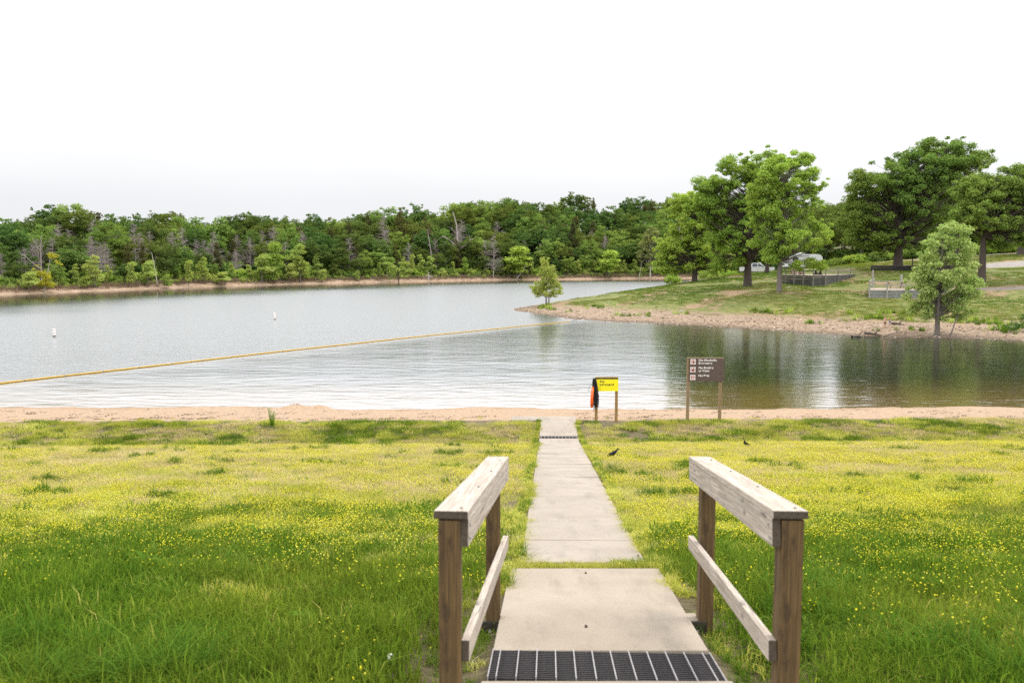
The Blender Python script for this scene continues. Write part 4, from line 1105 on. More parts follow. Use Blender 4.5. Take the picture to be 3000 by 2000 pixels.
def limbs(C, R, H, trunk_top, r0, g, every=1, fork=.25, wob=.3, flare=1.6, base=(0, 0), lean=(0, 0)):
    """trunk with root flare, and a limb to (nearly) every clump"""
    n = 9; z = np.linspace(0, trunk_top, n); f = z / trunk_top
    T = np.stack([lean[0] * f + wob * .3 * np.sin(f * 5 + g.random() * 6) * f, lean[1] * f + wob * .3 * np.sin(f * 4 + g.random() * 6) * f, z], -1)
    rr = r0 * (1 - .78 * f); rr[0] *= flare; z1 = T.copy()
    T = np.insert(T, 1, T[0] * .93 + T[1] * .07, axis=0); rr = np.insert(rr, 1, r0 * 1.12); T[0, 2] = -.25
    paths = [(T, rr)]
    order = np.argsort(C[:, 2])
    for i in order[::every]:
        c = C[i]; hd = math.hypot(c[0] - lean[0] * .5, c[1] - lean[1] * .5)
        za = np.clip(c[2] - hd * g.uniform(.5, .9), trunk_top * fork, trunk_top * .98)
        fa = za / trunk_top; a = np.array([np.interp(za, z1[:, 2], z1[:, 0]), np.interp(za, z1[:, 2], z1[:, 1]), za])
        mid = (a + c) / 2 + np.array([0, 0, hd * g.uniform(-.02, .22)]) + g.normal(0, .08 * hd + .02, 3)
        rb = r0 * (1 - .75 * fa) * g.uniform(.14, .30)
        paths.append((bez(a, mid, c, 7), np.linspace(rb, rb * .16, 7)))
    return paths
def tree_mesh_pair(lobes, nclump, rc, per, leaf, lmat, bmat, r0, seed, trunk_top=None, flat=.62, lo=.35, every=1, fork=.25, aspect=.6, shell=.3, lean=(0, 0), sides=6, wob=.3):
    g = np.random.default_rng(seed)
    C, R = clumps_from_lobes(lobes, nclump, rc, g, lo)
    H = C[:, 2].max()
    tt = trunk_top or H * .82
    V, Q = leaves(C, R, per, leaf, g, flat, shell, aspect)
    cm = fast_mesh('crown', V, Q, mats=[lmat])
    V, Q = tubes(limbs(C, R, H, tt, r0, g, every, fork, lean=lean, wob=wob), sides)
    tm = fast_mesh('trunk', V, Q, mats=[bmat], smooth=True)
    return tm, cm
def place_tree(name, label, cat, p, pair, rot=0.0, s=1.0, group=None):
    t = link(name, None); t.location = p; t.rotation_euler = (0, 0, rot); t.scale = (s, s, s) if not hasattr(s, '__len__') else s
    tag(t, label, cat, group)
    link('trunk', pair[0], t); link('crown', pair[1], t)
    return t
def px_lobes(bpx, bpy_, Y, L, deep=.9):
    s = Y / F
    return [((x - bpx) * s, (random.random() - .5) * rx * s * .7, (bpy_ - y) * s, rx * s, rx * s * deep, ry * s) for x, y, rx, ry in L]

# --- the large trees of the headland
def big_tree(label, bpx, bpy_, Y, L, n, rc, per, leaf, lm, bm_, r0, seed, tt, name='oak_tree', **kw):
    p = at_y(bpx, bpy_, Y); z = head1(p.x, p.y)
    pair = tree_mesh_pair(px_lobes(bpx, bpy_, Y, L), n, rc, per, leaf, lm, bm_, r0, seed, tt, **kw)
    return place_tree(name, label, 'tree', (p.x, p.y, z), pair)
big_tree('round dense green tree at the lake end of the headland beside the concrete ramp', 2035, 825, 125,
         [(1990, 735, 68, 62), (2030, 640, 72, 78), (2075, 725, 62, 62), (1950, 705, 38, 48), (2095, 640, 50, 60), (2000, 600, 40, 45), (1960, 770, 45, 38), (2075, 780, 45, 34), (2050, 590, 50, 40)], 380, .58, 130, .27, L_FRESH, B_DARK, .42, 101, 9.0, fork=.2)
big_tree('tall spreading tree with a thick trunk behind the pale split trunked tree', 2190, 838, 106,
         [(2160, 545, 90, 85), (2110, 640, 72, 75), (2200, 690, 90, 70), (2225, 515, 70, 60), (2080, 560, 48, 40), (2150, 480, 45, 35), (2120, 730, 60, 50), (2140, 768, 40, 22), (2250, 640, 70, 80), (2190, 580, 80, 70), (2050, 600, 45, 45), (2100, 590, 65, 60), (2215, 485, 60, 50), (2070, 560, 50, 45)], 430, .56, 130, .24, L_FRESH, B_DARK, .50, 102, 12.5, fork=.22)
big_tree('yellow green topped tree with a pale split trunk on the headland lawn', 2283, 852, 95,
         [(2290, 505, 72, 60), (2335, 560, 68, 75), (2250, 600, 65, 85), (2378, 615, 34, 45), (2330, 690, 92, 60), (2262, 720, 55, 50), (2392, 690, 36, 38), (2348, 774, 66, 15), (2300, 470, 40, 28), (2345, 470, 30, 24), (2230, 640, 60, 60), (2240, 540, 50, 50), (2290, 600, 70, 70), (2370, 540, 40, 45), (2300, 735, 60, 16)], 430, .48, 125, .22, L_FRESH, B_GREY, .30, 103, 12.0, fork=.28)
big_tree('largest dark oak crown with a stout dark trunk behind the leafy shore sycamore', 2630, 789, 118,
         [(2650, 505, 105, 65), (2770, 450, 80, 48), (2545, 540, 68, 55), (2600, 620, 140, 75), (2720, 570, 115, 90), (2505, 640, 40, 75), (2650, 700, 110, 40), (2560, 700, 80, 45), (2800, 475, 70, 50), (2700, 460, 60, 40), (2490, 570, 35, 45), (2600, 540, 90, 60), (2700, 500, 90, 60)], 620, .68, 130, .28, L_OAK[0], B_DARK, .62, 104, 14.0, fork=.25)
big_tree('dark oak with a tall bare trunk at the right side of the headland', 2875, 834, 100,
         [(2900, 560, 85, 65), (2965, 545, 60, 55), (2860, 635, 95, 55), (2985, 640, 75, 85), (2805, 640, 40, 42), (2935, 700, 70, 35), (2840, 570, 60, 50), (3040, 580, 60, 90), (2920, 600, 90, 50)], 430, .56, 130, .24, L_OAK[0], B_DARK, .46, 105, 11.0, fork=.5, lo=.45)
big_tree('oak standing on the road verge at the right edge of the view', 2990, 747, 140,
         [(3000, 560, 90, 90), (3080, 600, 90, 90), (2940, 620, 60, 60), (3020, 660, 90, 50)], 80, 1.2, 220, .34, L_OAK[0], B_DARK, .55, 106, 10.0, fork=.35)
big_tree('slender dark trunked tree half hidden between the pickup and the pale trunk', 2247, 803, 128,
         [(2250, 600, 70, 70), (2270, 680, 70, 50), (2230, 690, 50, 40)], 60, 1.1, 200, .32, L_OAK[0], B_DARK, .32, 107, 8.5, fork=.45)
big_tree('dark trunked oak behind the leafy sycamore and below the upper road', 2805, 742, 152,
         [(2800, 560, 80, 70), (2850, 640, 70, 50), (2760, 650, 70, 50)], 70, 1.3, 200, .36, L_DEEP, B_DARK, .5, 108, 10.5, fork=.4)
# --- sycamore standing at the waterline, its thin second stem, the sapling on the point
big_tree('leafy pale green sycamore growing at the waterline of the headland', 2745, 989, 69,
         [(2765, 695, 48, 42), (2730, 735, 52, 45), (2800, 745, 42, 40), (2745, 790, 85, 50), (2700, 845, 58, 45), (2815, 835, 60, 48), (2760, 850, 90, 45), (2748, 910, 66, 35), (2700, 795, 40, 35), (2850, 850, 28, 25), (2665, 840, 22, 25), (2790, 905, 45, 30)], 230, .36, 80, .20, L_SYC, B_GREY, .20, 109, 8.6, name='sycamore_tree', fork=.16, lo=.5, shell=.35, flat=.75)
big_tree('thin curved second stem with sparse leaves rising beside the sycamore', 2782, 991, 68,
         [(2815, 905, 22, 30), (2822, 870, 18, 20), (2850, 900, 16, 12)], 14, .30, 50, .18, L_SYC, B_GREY, .06, 110, 3.2, name='sapling', fork=.5, lean=(1.0, .1))
big_tree('bright green young tree alone on the tip of the gravel point', 1600, 890, 110,
         [(1598, 772, 12, 22), (1598, 795, 22, 24), (1600, 820, 34, 22), (1620, 840, 28, 18), (1578, 845, 28, 16), (1600, 852, 48, 13)], 150, .33, 34, .21, L_TIP, B_DARK, .10, 111, 4.6, name='young_tree', fork=.2, lo=.15, flat=.9, every=3)
M_POSTG = wood('silvered_post', (.22, .19, .16), (.38, .34, .30))
p = at_y(1607.5, 886, 109); t = thing('mooring_post', 'old grey wooden post beside the young tree on the point', 'post', (p.x, p.y, head1(p.x, p.y)))
tube_obj('shaft', [([(0, 0, -.3), (0, 0, 0), (.02, 0, .8), (.01, 0, 1.55), (.01, 0, 1.58)], [.11, .11, .10, .10, .01])], M_POSTG, t, 10)
tube_obj('rope_ring', [([(.12 * math.cos(a), .12 * math.sin(a), 1.25) for a in np.linspace(0, 6.28, 16)], [.018] * 16)], M_CABLE, t, 5)

# --- prototypes for the wood
g = np.random.default_rng(55)
def dome(H, w, n=4, low=.35):
    L = [(0, 0, H * .66, w * .5, w * .5, H * .30)]
    for k in range(n):
        a = k * 6.283 / n + g.random(); L.append((math.cos(a) * w * .28, math.sin(a) * w * .28, H * g.uniform(low, .72), w * g.uniform(.26, .36), w * g.uniform(.26, .36), H * g.uniform(.16, .24)))
    return L
OAKS = []
for k, (w, lm) in enumerate([(8.5, L_WOOD), (10, L_WOOD), (7, L_OAK[0]), (9, L_DEEP), (8, L_OAK[0]), (11, L_WOOD), (7.5, L_DEEP), (9.5, L_OAK[0])]):
    OAKS.append(tree_mesh_pair(dome(13, w, 6), 120, .82, 40, .46, lm, B_GREY if k % 3 else B_DARK, .22, 200 + k, 10, fork=.3, every=3, sides=4, aspect=.7, shell=.35, lo=.3))
CEDARS = []
for k in range(3):
    H = 10; L = [(0, 0, H * f, 1.9 * (1.05 - f) + .25, 1.9 * (1.05 - f) + .25, H * .10) for f in np.linspace(.18, .95, 8)]
    CEDARS.append(tree_mesh_pair(L, 70, .55, 60, .34, L_CEDAR, B_DARK, .16, 230 + k, 9.4, fork=.08, every=3, sides=4, flat=.8))
SAPS = []
for k, (w, lm) in enumerate([(2.4, L_PALE), (3.0, L_PALE), (2.0, L_PALE), (3.2, L_FRESH)]):
    L = [(g.normal(0, .25), g.normal(0, .25), 7 * f, w * .5 * (1.1 - f * .75), w * .5 * (1.1 - f * .75), .9) for f in (.35, .5, .65, .8, .93)]
    SAPS.append(tree_mesh_pair(L, 46, .55, 36, .34, lm, B_GREY, .085, 240 + k, 6.2, fork=.2, every=2, sides=4, lo=.5, shell=.3))
SHRUBS = []
for k, lm in enumerate([L_FRESH, L_OAK[0], L_PALE, L_DEEP]):
    V, Q = leaves(*clumps_from_lobes([(0, 0, .9, 1.4, 1.4, .9), (.8, .3, .7, .9, .9, .7), (-.8, -.2, .6, .9, .9, .6)], 22, .5, g, .3), 34, .32, g)
    SHRUBS.append(fast_mesh('shrub', V, Q, mats=[lm]))
def dead_conifer(seed, H, w, nb, bmat):
    q = np.random.default_rng(seed); ps = [(np.stack([np.sin(np.linspace(0, 3, 8)) * .15, 0 * np.arange(8), np.linspace(-.2, H, 8)], -1), np.linspace(.15, .02, 8))]
    for k in range(nb):
        f = q.uniform(.15, .97); a = q.random() * 6.283; l = w * (1.08 - f) * q.uniform(.5, 1.15) + .25; z = H * f; up = q.uniform(-.1, .55)
        e = np.array([math.cos(a) * l, math.sin(a) * l, z + l * up]); s = np.array([math.sin(f * 3) * .15, 0, z])
        c = bez(s, (s + e) / 2 + np.array([0, 0, l * .12]), e, 5); ps.append((c, np.linspace(.040, .010, 5)))
        for j in range(5):
            i = q.integers(1, 5); b = c[i]; d = (e - s) * .30 + q.normal(0, l * .16, 3); ps.append((np.stack([b, b + d * .5 + q.normal(0, .03, 3), b + d]), np.array([.016, .010, .005])))
    V, Q = tubes(ps, 3); return fast_mesh('dead_tree', V, Q, mats=[bmat])
DEAD = [dead_conifer(300 + k, 9, 2.6, 95, B_DEAD) for k in range(3)]
def snag(seed, pts, r0, side, bmat):
    q = np.random.default_rng(seed); c = np.array(pts, float); ps = [(c, np.linspace(r0, r0 * .3, len(c)))]
    for (i, d, r_) in side:
        b = c[i]; e = b + np.array(d, float); m_ = (b + e) / 2 + q.normal(0, np.linalg.norm(d) * .12, 3); cc = bez(b, m_, e, 7); ps.append((cc, np.linspace(r_, r_ * .25, 7)))
        for j in range(4):
            k = q.integers(2, 7); dd = np.array(d) * .28 + q.normal(0, np.linalg.norm(d) * .16, 3); ps.append((bez(cc[k], cc[k] + dd * .5 + q.normal(0, .1, 3), cc[k] + dd, 4), np.linspace(r_ * .4, r_ * .1, 4)))
    V, Q = tubes(ps, 5); return fast_mesh('snag', V, Q, mats=[bmat], smooth=True)

# --- far shore: individually placed trees one can tell apart
def hill_pt(px, py):
    return at_ground(px, py, hill1, 120, 460)
def far_tree(label, px, py, top, pairs, k, base_h, wid=1.0, rot=0, name='sapling'):
    p = hill_pt(px, py)
    h = (py - top) * p.y / F; s = h / base_h
    return place_tree(name, label, 'tree', p, pairs[k], rot, (s * wid, s * wid, s))
far_tree('yellow green bushy sapling left of the leaning yellow tree on the far shore', 85, 857, 795, SAPS, 1, 7, 1.7)
YT = tree_mesh_pair([(-1.2, 0, 4.2, 1.0, 1.0, 1.2), (.6, 0, 2.2, 2.0, 1.6, 1.4), (2.8, 0, 5.6, .9, .9, .5), (2.0, 0, 7.2, .8, .8, .5), (-.5, 0, 2.5, 1.5, 1.2, 1.6)], 42, .6, 40, .34, L_YEL, B_PALE, .14, 260, 6.8, fork=.3, lean=(1.6, 0), lo=.5)
far_tree('yellowish tree with a pale bare leaning trunk near the left end of the far shore', 130, 852, 742, [YT], 0, 7.8, 1.0)
far_tree('tall narrow yellow green sapling beside the round dark green tree on the far shore', 278, 843, 753, SAPS, 0, 7, 1.35)
far_tree('short bright green bush below the round dark green tree at the far waterline', 248, 846, 813, SAPS, 2, 7, 2.2)
RT = tree_mesh_pair([(0, 0, 7, 5.2, 4.5, 3.2), (-2.5, 0, 5.2, 3, 3, 2.2), (2.7, 0, 5.4, 3, 3, 2.2)], 90, 1.0, 80, .42, L_DEEP, B_DARK, .3, 261, 6.5, every=2, sides=4)
far_tree('round dark green tree, the broadest crown low on the left far shore', 218, 826, 720, [RT], 0, 10.4, 1.15)
far_tree('pale sapling left of the leaning bare trunk on the far shore', 385, 842, 772, SAPS, 2, 7, 1.3)
far_tree('full pale green sapling right behind the leaning bare trunk on the far shore', 434, 838, 762, SAPS, 1, 7, 1.25)
far_tree('bright yellow green spire sapling right of the leaning bare trunk', 488, 846, 806, SAPS, 0, 7, 1.6)
far_tree('thin pale sapling with two leaf tufts in the middle of the left far shore', 553, 840, 767, SAPS, 2, 7, 1.0)
far_tree('lanky pale sapling with a bare lower stem on the left far shore', 598, 832, 757, SAPS, 0, 7, 1.1)
far_tree('cone shaped light green bush tree standing just above the left far waterline', 648, 838, 796, SAPS, 1, 7, 2.4)
far_tree('grey green willowy tree with thin pale stem before the bare cedar', 768, 830, 743, SAPS, 1, 7, 1.5)
far_tree('tall light green tree just right of the willowy grey green tree', 805, 826, 716, SAPS, 3, 7, 1.2)
far_tree('small yellow green sapling in front of the tall light green pair', 806, 832, 783, SAPS, 2, 7, 1.4)
far_tree('tall pale yellow green tree beside the flat topped green tree', 880, 828, 722, SAPS, 0, 7, 1.35)
far_tree('low pale sapling left of the tall pale yellow green tree', 850, 829, 770, SAPS, 1, 7, 1.4)
far_tree('small cone of light green leaves at the far waterline left of the middle', 944, 828, 792, SAPS, 2, 7, 1.9)
far_tree('lone little bright sapling on the sandy strip of the far shore', 1046, 824, 795, SAPS, 0, 7, 1.5)
CT = tree_mesh_pair([(0, 0, 2.6, 2.6, 2, 1.8), (-2.6, 0, 4.6, 1.2, 1, 1.0), (-1.3, 0, 4.4, 1.1, 1, .9), (1.3, 0, 5.8, .8, .8, 1.6), (1.6, 0, 3.6, 1.5, 1, 1.0), (-3.2, 0, 6.5, .7, .7, .5)], 52, .55, 42, .36, L_PALE, B_DARK, .13, 262, 6.2, lo=.5)
far_tree('crooked light green tree leaning over the sandy strip of the far shore', 1168, 831, 742, [CT], 0, 8.0, 1.15)
far_tree('silvery green leaning tree behind the young tree on the point', 1515, 816, 728, SAPS, 3, 7, 2.2)
far_tree('bright green flat layered tree right of the young tree on the point', 1782, 813, 738, SAPS, 3, 7, 2.0)
PT = tree_mesh_pair([(0, 0, 11, 4.2, 3.6, 4.0), (-2.4, 0, 8, 3.0, 2.6, 3.0), (2.0, 0, 7, 3.4, 3, 3), (.5, 0, 15, 2.2, 2, 2.4), (-1.5, 0, 13, 2, 2, 2)], 120, .8, 62, .42, L_GREYG, B_PALE, .25, 263, 15, fork=.18, lo=.45, shell=.3)
far_tree('tall pale grey green tree at the right end of the far shore', 1905, 812, 668, [PT], 0, 17, .95, name='pale_tree')
def far_snag(label, px, py, top, me, base_h, name='dead_tree', wid=1.0, rot=0):
    p = hill_pt(px, py); s = (py - top) * p.y / F / base_h
    o = link(name, me); o.location = p; o.rotation_euler = (0, 0, rot); o.scale = (s * wid, s * wid, s)
    return tag(o, label, 'tree')
far_snag('leaning pale bare trunk broken at the top among saplings on the far shore', 461, 838, 740, snag(1, [(0, 0, 0), (-.3, 0, 3), (-.7, 0, 6), (-1.2, 0, 9)], .20, [(2, (.5, .1, 1.6), .06)], B_PALE), 9)
far_snag('forked pale dead tree leaning left above the yellowish tree', 122, 842, 690, snag(2, [(0, 0, 0), (.1, 0, 4), (.2, 0, 8), (.5, 0, 11.5)], .17, [(1, (-4.2, .2, 3.6), .09), (2, (-1.6, 0, 2.6), .06), (2, (1.4, .2, 2.4), .05)], B_DEAD), 11.5)
far_snag('big bare oak with crooked spreading limbs standing clear above the wood', 1340, 792, 622, snag(3, [(0, 0, 0), (.1, 0, 8), (0, 0, 14), (-.3, 0, 18), (-1.7, 0, 23)], .55, [(1, (-5.5, .5, 5.2), .30), (1, (5.0, .3, 4.0), .26), (2, (-2.4, -.3, 3.0), .2), (2, (2.2, .3, 4.0), .18), (1, (3.2, -.4, 1.6), .16)], B_DEAD), 23)
far_snag('tall thin bare pole of a dead tree left of the big bare oak', 1268, 800, 672, snag(4, [(0, 0, 0), (-.3, 0, 5), (-.9, 0, 10), (-1.7, 0, 15), (-1.9, 0, 17)], .24, [(2, (-1.3, 0, 1.5), .08), (3, (.5, 0, 1.0), .05)], B_DEAD), 17)
far_snag('bare grey conifer with many fine branches right of the big bare oak', 1445, 814, 690, DEAD[1], 9, wid=.9)
far_snag('thin leaning bare trunk at the far waterline behind the young tree', 1513, 818, 775, snag(6, [(0, 0, 0), (1.2, 0, 1.6), (2.4, 0, 3.4), (3.4, 0, 5.2)], .17, [(2, (.6, 0, 1.2), .06)], B_PALE), 5.2)
far_snag('slim pale trunk standing at the waterline in front of the pale grey green tree', 1873, 817, 765, snag(7, [(0, 0, 0), (.2, 0, 2.5), (.6, 0, 5), (.9, 0, 8)], .16, [(2, (.5, 0, 1.5), .05)], B_PALE), 8)
far_snag('pale twin forked dead trunk in the dark hollow right of the middle', 1634, 760, 690, snag(8, [(0, 0, 0), (0, 0, 3), (-.8, 0, 6), (-1.6, 0, 9)], .28, [(1, (1.6, 0, 5.5), .2), (1, (.6, 0, 6), .14)], B_DEAD), 9)
far_snag('bleached root plate lying upturned at the far waterline', 1256, 822, 797, snag(9, [(0, 0, 0), (0, 0, 1), (0, 0, 2), (0, 0, 3)], .3, [(2, (a, 0, -1.6 + .4 * abs(a)), .09) for a in (-2.4, -1.8, -1.1, -.5, .4, .9, 1.5, 2.0)], B_PALE), 3)

# --- far wood: rows of trees up the hill
def frustum(x, y, m=1.06): return (y > 40) & (np.abs(x) < .6 * m * y + 4)
cand = []
for s, sp in ((7, 4.5), (11.5, 5.0), (16.5, 5.2), (22, 5.5), (28, 6), (35, 6.5), (43, 7), (52, 7.5), (62, 8), (73, 9), (86, 10), (100, 11), (116, 12), (134, 13), (155, 14), (178, 11), (200, 11), (225, 11)):
    tt = 0
    while tt < _cum[-1]:
        tt += sp * random.uniform(.75, 1.25)
        if tt >= _cum[-1]: break
        q, nn = shore_at(tt); P = q + nn * (s + random.uniform(-.35, .35) * sp)
        if frustum(P[0], P[1]) and not (P[0] > 50 and P[1] < 245): cand.append((P[0], P[1], s))
cand = np.array(cand); CZs = hill_h(cand[:, 0], cand[:, 1]); CS = shore_dist(cand[:, 0], cand[:, 1])
LAB = {'oak': ('leafy trees of the far shore wood', 'leafy_tree'), 'cedar': ('dark evergreens of the far shore wood', 'cedar_tree'),
       'dead': ('bare dead conifers of the far shore wood', 'dead_tree'), 'sap': ('saplings at the edge of the far shore wood', 'sapling')}
LOOK = ['mid green round crowned tree', 'broad mid green tree', 'light green tree', 'deep green rounded tree', 'light green round tree', 'wide spreading mid green tree', 'narrow deep green tree', 'broad light green tree']
SECT = [(250, 'at the far left'), (430, 'above the round dark tree'), (620, 'behind the leaning bare trunk'), (800, 'behind the willowy saplings'),
        (1000, 'behind the pale yellow green tree'), (1200, 'behind the crooked light tree'), (1420, 'around the big bare oak'), (1600, 'behind the point'), (1800, 'behind the flat layered tree'), (9999, 'behind the pale grey tree')]
def wood_label(kind, k, sd, px):
    look = LOOK[k] if kind == 'oak' else {'cedar': 'dark narrow evergreen', 'dead': 'bare grey dead conifer', 'sap': ['full', 'broad', 'slender', 'leafy'][k % 4] + ' light green sapling'}[kind]
    tier = 'low' if sd < 20 else ('midway' if sd < 45 else 'high')
    look = look.replace('wide spreading mid', 'wide mid').replace('mid green round crowned', 'mid green round')
    return look + ' ' + tier + ' across the lake' + ' ' + next(t for lim, t in SECT if px < lim)
num = {'oak': 0, 'cedar': 0, 'dead': 0, 'sap': 0}; rest = []
order = np.argsort(CS)
for i in order:
    x, y, s = cand[i]; z = CZs[i]; px = 1500 + F * x / y; sd = CS[i]
    if sd < 3.5: continue
    u_ = random.random()
    leftness = np.interp(px, [700, 1100], [1, 0])
    if sd < 9.5: kind, sc = ('sap', random.uniform(.45, .85)) if u_ < .55 else ('oak', random.uniform(.36, .52))
    elif sd < 20: kind, sc = ('dead', random.uniform(.75, 1.1)) if u_ < .18 + .24 * leftness else (('oak', random.uniform(.50, .75)) if u_ < .86 else ('cedar', random.uniform(.7, .95)))
    elif sd < 39: kind, sc = ('dead', random.uniform(.95, 1.3)) if u_ < .16 + .32 * leftness else (('cedar', random.uniform(.95, 1.25)) if u_ < .40 + .22 * leftness else ('oak', random.uniform(.7, .95)))
    else: kind, sc = ('cedar', random.uniform(1.0, 1.25)) if u_ < .16 else ('oak', random.uniform(.78, 1.15))
    if sd > 58 and kind == 'oak': sc *= 1.04
    sc *= random.uniform(.84, 1.2) * np.interp(px, [0, 600, 1100, 1900], [.95, .95, 1.12, 1.22])
    rot = random.random() * 6.283
    if s > 165 or num[kind] >= {'oak': 255, 'cedar': 90, 'dead': 105, 'sap': 60}[kind]:
        rest.append((x, y, z, rot, sc, kind)); continue
    num[kind] += 1; gr, nm = LAB[kind]
    if kind == 'dead':
        o = link(nm, DEAD[num[kind] % 3]); o.location = (x, y, z); o.rotation_euler = (0, 0, rot); o.scale = (sc,) * 3; tag(o, wood_label(kind, 0, sd, px), 'tree', gr)
    else:
        pool = {'oak': OAKS, 'cedar': CEDARS, 'sap': SAPS}[kind]
        k = random.randrange(len(pool))
        place_tree(nm, wood_label(kind, k, sd, px), 'tree', (x, y, z - .1), pool[k], rot, (sc * random.uniform(.9, 1.15), sc * random.uniform(.9, 1.15), sc), gr)
for s_ in (128, 146, 164, 182, 200, 220):
    tt = 0
    while tt < _cum[-1] - 6:
        tt += random.uniform(3.5, 6); q, nn = shore_at(tt); P = q + nn * (s_ + random.uniform(-5, 5))
        if frustum(P[0], P[1]) and not (P[0] > 50 and P[1] < 245): rest.append((P[0], P[1], hill1(P[0], P[1]) - .6, random.random() * 6.28, random.uniform(.5, .7), 'oak'))
if rest:
    R_ = [q for q in rest if q[5] != 'dead']
    scatter('distant_forest', [p[1] for p in OAKS] + [p[1] for p in CEDARS], [(q[0], q[1], q[2]) for q in R_], [(0, 0, q[3]) for q in R_], [q[4] for q in R_],
            [random.randrange(8) if q[5] != 'cedar' else 8 + random.randrange(3) for q in R_], 'tree tops of the wood running on over the far hill')
# undergrowth and dry brush of the far shore
ux, uy, us, ui = [], [], [], []
for tt in np.arange(0, _cum[-1], 1.5):
    q, nn = shore_at(tt)
    for s in (5.2, 8, 12, 17, 24, 32):
        P = q + nn * (s + random.uniform(-1.6, 1.6)) + np.array([random.uniform(-1, 1), random.uniform(-1, 1)])
        if frustum(P[0], P[1]) and not (P[0] > 50 and P[1] < 245): ux.append(P[0]); uy.append(P[1]); us.append(random.uniform(.35, .75) if s < 7 else random.uniform(.6, 1.5)); ui.append(random.choice((0, 2, 2, 1)) if s < 9 else random.choice((0, 1, 3, 3)))
ux, uy = np.array(ux), np.array(uy)
scatter('undergrowth', SHRUBS, np.stack([ux, uy, hill_h(ux, uy) - .1], -1), rz(len(ux)), us, ui, 'bushes and undergrowth below the far shore trees')
M_DRYSTEM = leafy('dry_brush_stems', [(0, (.10, .065, .045)), (.5, (.20, .14, .10)), (.85, (.28, .20, .14)), (1, (.14, .17, .05))], .15, world_var=0)
bt = [blade_tile(400 + k, 46, .9, .35, 1.3, .035, .45, M_DRYSTEM, .3) for k in range(3)]
ux, uy = [], []
for tt in np.arange(0, _cum[-1], .8):
    q, nn = shore_at(tt)
    for s in (2.2, 3.4, 4.8):
        if random.random() < .95:
            P = q + nn * (s + random.uniform(-.8, .8)); 
            if frustum(P[0], P[1]) and not (P[0] > 50 and P[1] < 245): ux.append(P[0]); uy.append(P[1])
ux, uy = np.array(ux), np.array(uy); n = len(ux)
scatter('shoreline_brush', bt, np.stack([ux, uy, hill_h(ux, uy)], -1), rz(n), RNG.uniform(.6, 1.2, n), RNG.integers(0, 3, n), 'dry brown brush along the far waterline')

# --- wood behind the headland road
cnt = 0
for yy_ in np.arange(153, 236, 6.5):
    for xx in np.arange(48, 165, 6.5):
        x, y = xx + random.uniform(-2.4, 2.4), yy_ + random.uniform(-2.4, 2.4)
        px = 1500 + F * x / y
        lim = np.interp(px, [1900, 2200, 2480, 2700, 3050, 3400], [172, 168, 166, 158, 154, 154])
        if y < lim or not frustum(x, y, 1.08) or px < 1985: continue
        if y > lim + 42 and random.random() < .5: continue
        z = head1(x, y); sc = random.uniform(.62, .95) * np.interp(px, [1950, 2300, 2450, 2700, 3000], [.7, .85, 1.1, 1.15, 1.1]); kd = random.random()
        pool = OAKS if kd < .85 else CEDARS
        if z < .4: continue
        k = random.randrange(len(pool)); oak = pool is OAKS
        where = next(t for l, t in ((2120, 'behind the round dense headland tree'), (2300, 'behind the pickup'), (2450, 'behind the camper'), (2620, 'left of the largest oak'), (2760, 'right behind the largest oak'), (2900, 'behind the tall bare trunked oak'), (9999, 'behind the right edge verge oak')) if px < l)
        place_tree('leafy_tree' if oak else 'cedar_tree', (LOOK[k].replace('wide spreading mid', 'wide mid') if oak else 'dark narrow evergreen') + (' at the wood edge ' if y < lim + 9 else ' deep in the wood ') + where, 'tree', (x, y, z - .1), pool[k], random.random() * 6.28, sc,
                   'trees of the wood behind the headland road' if oak else 'evergreens of the wood behind the headland road'); cnt += 1
ux = RNG.uniform(45, 150, 1200); uy = RNG.uniform(150, 200, 1200)
lim = np.interp(1500 + F * ux / uy, [1900, 2200, 2480, 2700, 3050, 3400], [166, 166, 162, 155, 151, 151]); m = (uy > lim) & frustum(ux, uy); ux, uy = ux[m], uy[m]; hz_ = head_h(ux, uy); m = hz_ > .3; ux, uy, hz_ = ux[m], uy[m], hz_[m]
scatter('woodland_shrubs', SHRUBS, np.stack([ux, uy, hz_ - .1], -1), rz(len(ux)), RNG.uniform(.7, 1.4, len(ux)), RNG.choice([0, 1, 3, 3], len(ux)), 'shrubs filling the wood behind the headland road')
# green shrubs between the first tree and the pickup
for k, (px, py, Y, s, lab) in enumerate([(1975, 825, 134, .95, 'bright green shrub below the round dense tree by the concrete ramp'), (2085, 812, 143, 1.25, 'light green shrub between the round dense tree and the thick trunk'), (2135, 806, 146, 1.0, 'green shrub on the road verge left of the pickup')]):
    p = at_y(px, py, Y); o = link('shrub', SHRUBS[(0, 2, 0)[k]]); o.location = (p.x, p.y, head1(p.x, p.y) - .1); o.scale = (s, s, s * 1.25); o.rotation_euler = (0, 0, k * 2.1); tag(o, lab, 'shrub')
p = at_y(2990, 985, 69.5); V, Q = leaves(*clumps_from_lobes([(0, 0, .55, 1.0, .8, .6), (.7, 0, .9, .7, .6, .7)], 26, .3, g, .3), 30, .14, g)
o = link('shore_bush', fast_mesh('shore_bush', V, Q, mats=[L_DEEP])); o.location = (p.x, p.y, head1(p.x, p.y) - .1); tag(o, 'dark scrubby bush at the waterline at the right edge', 'bush')

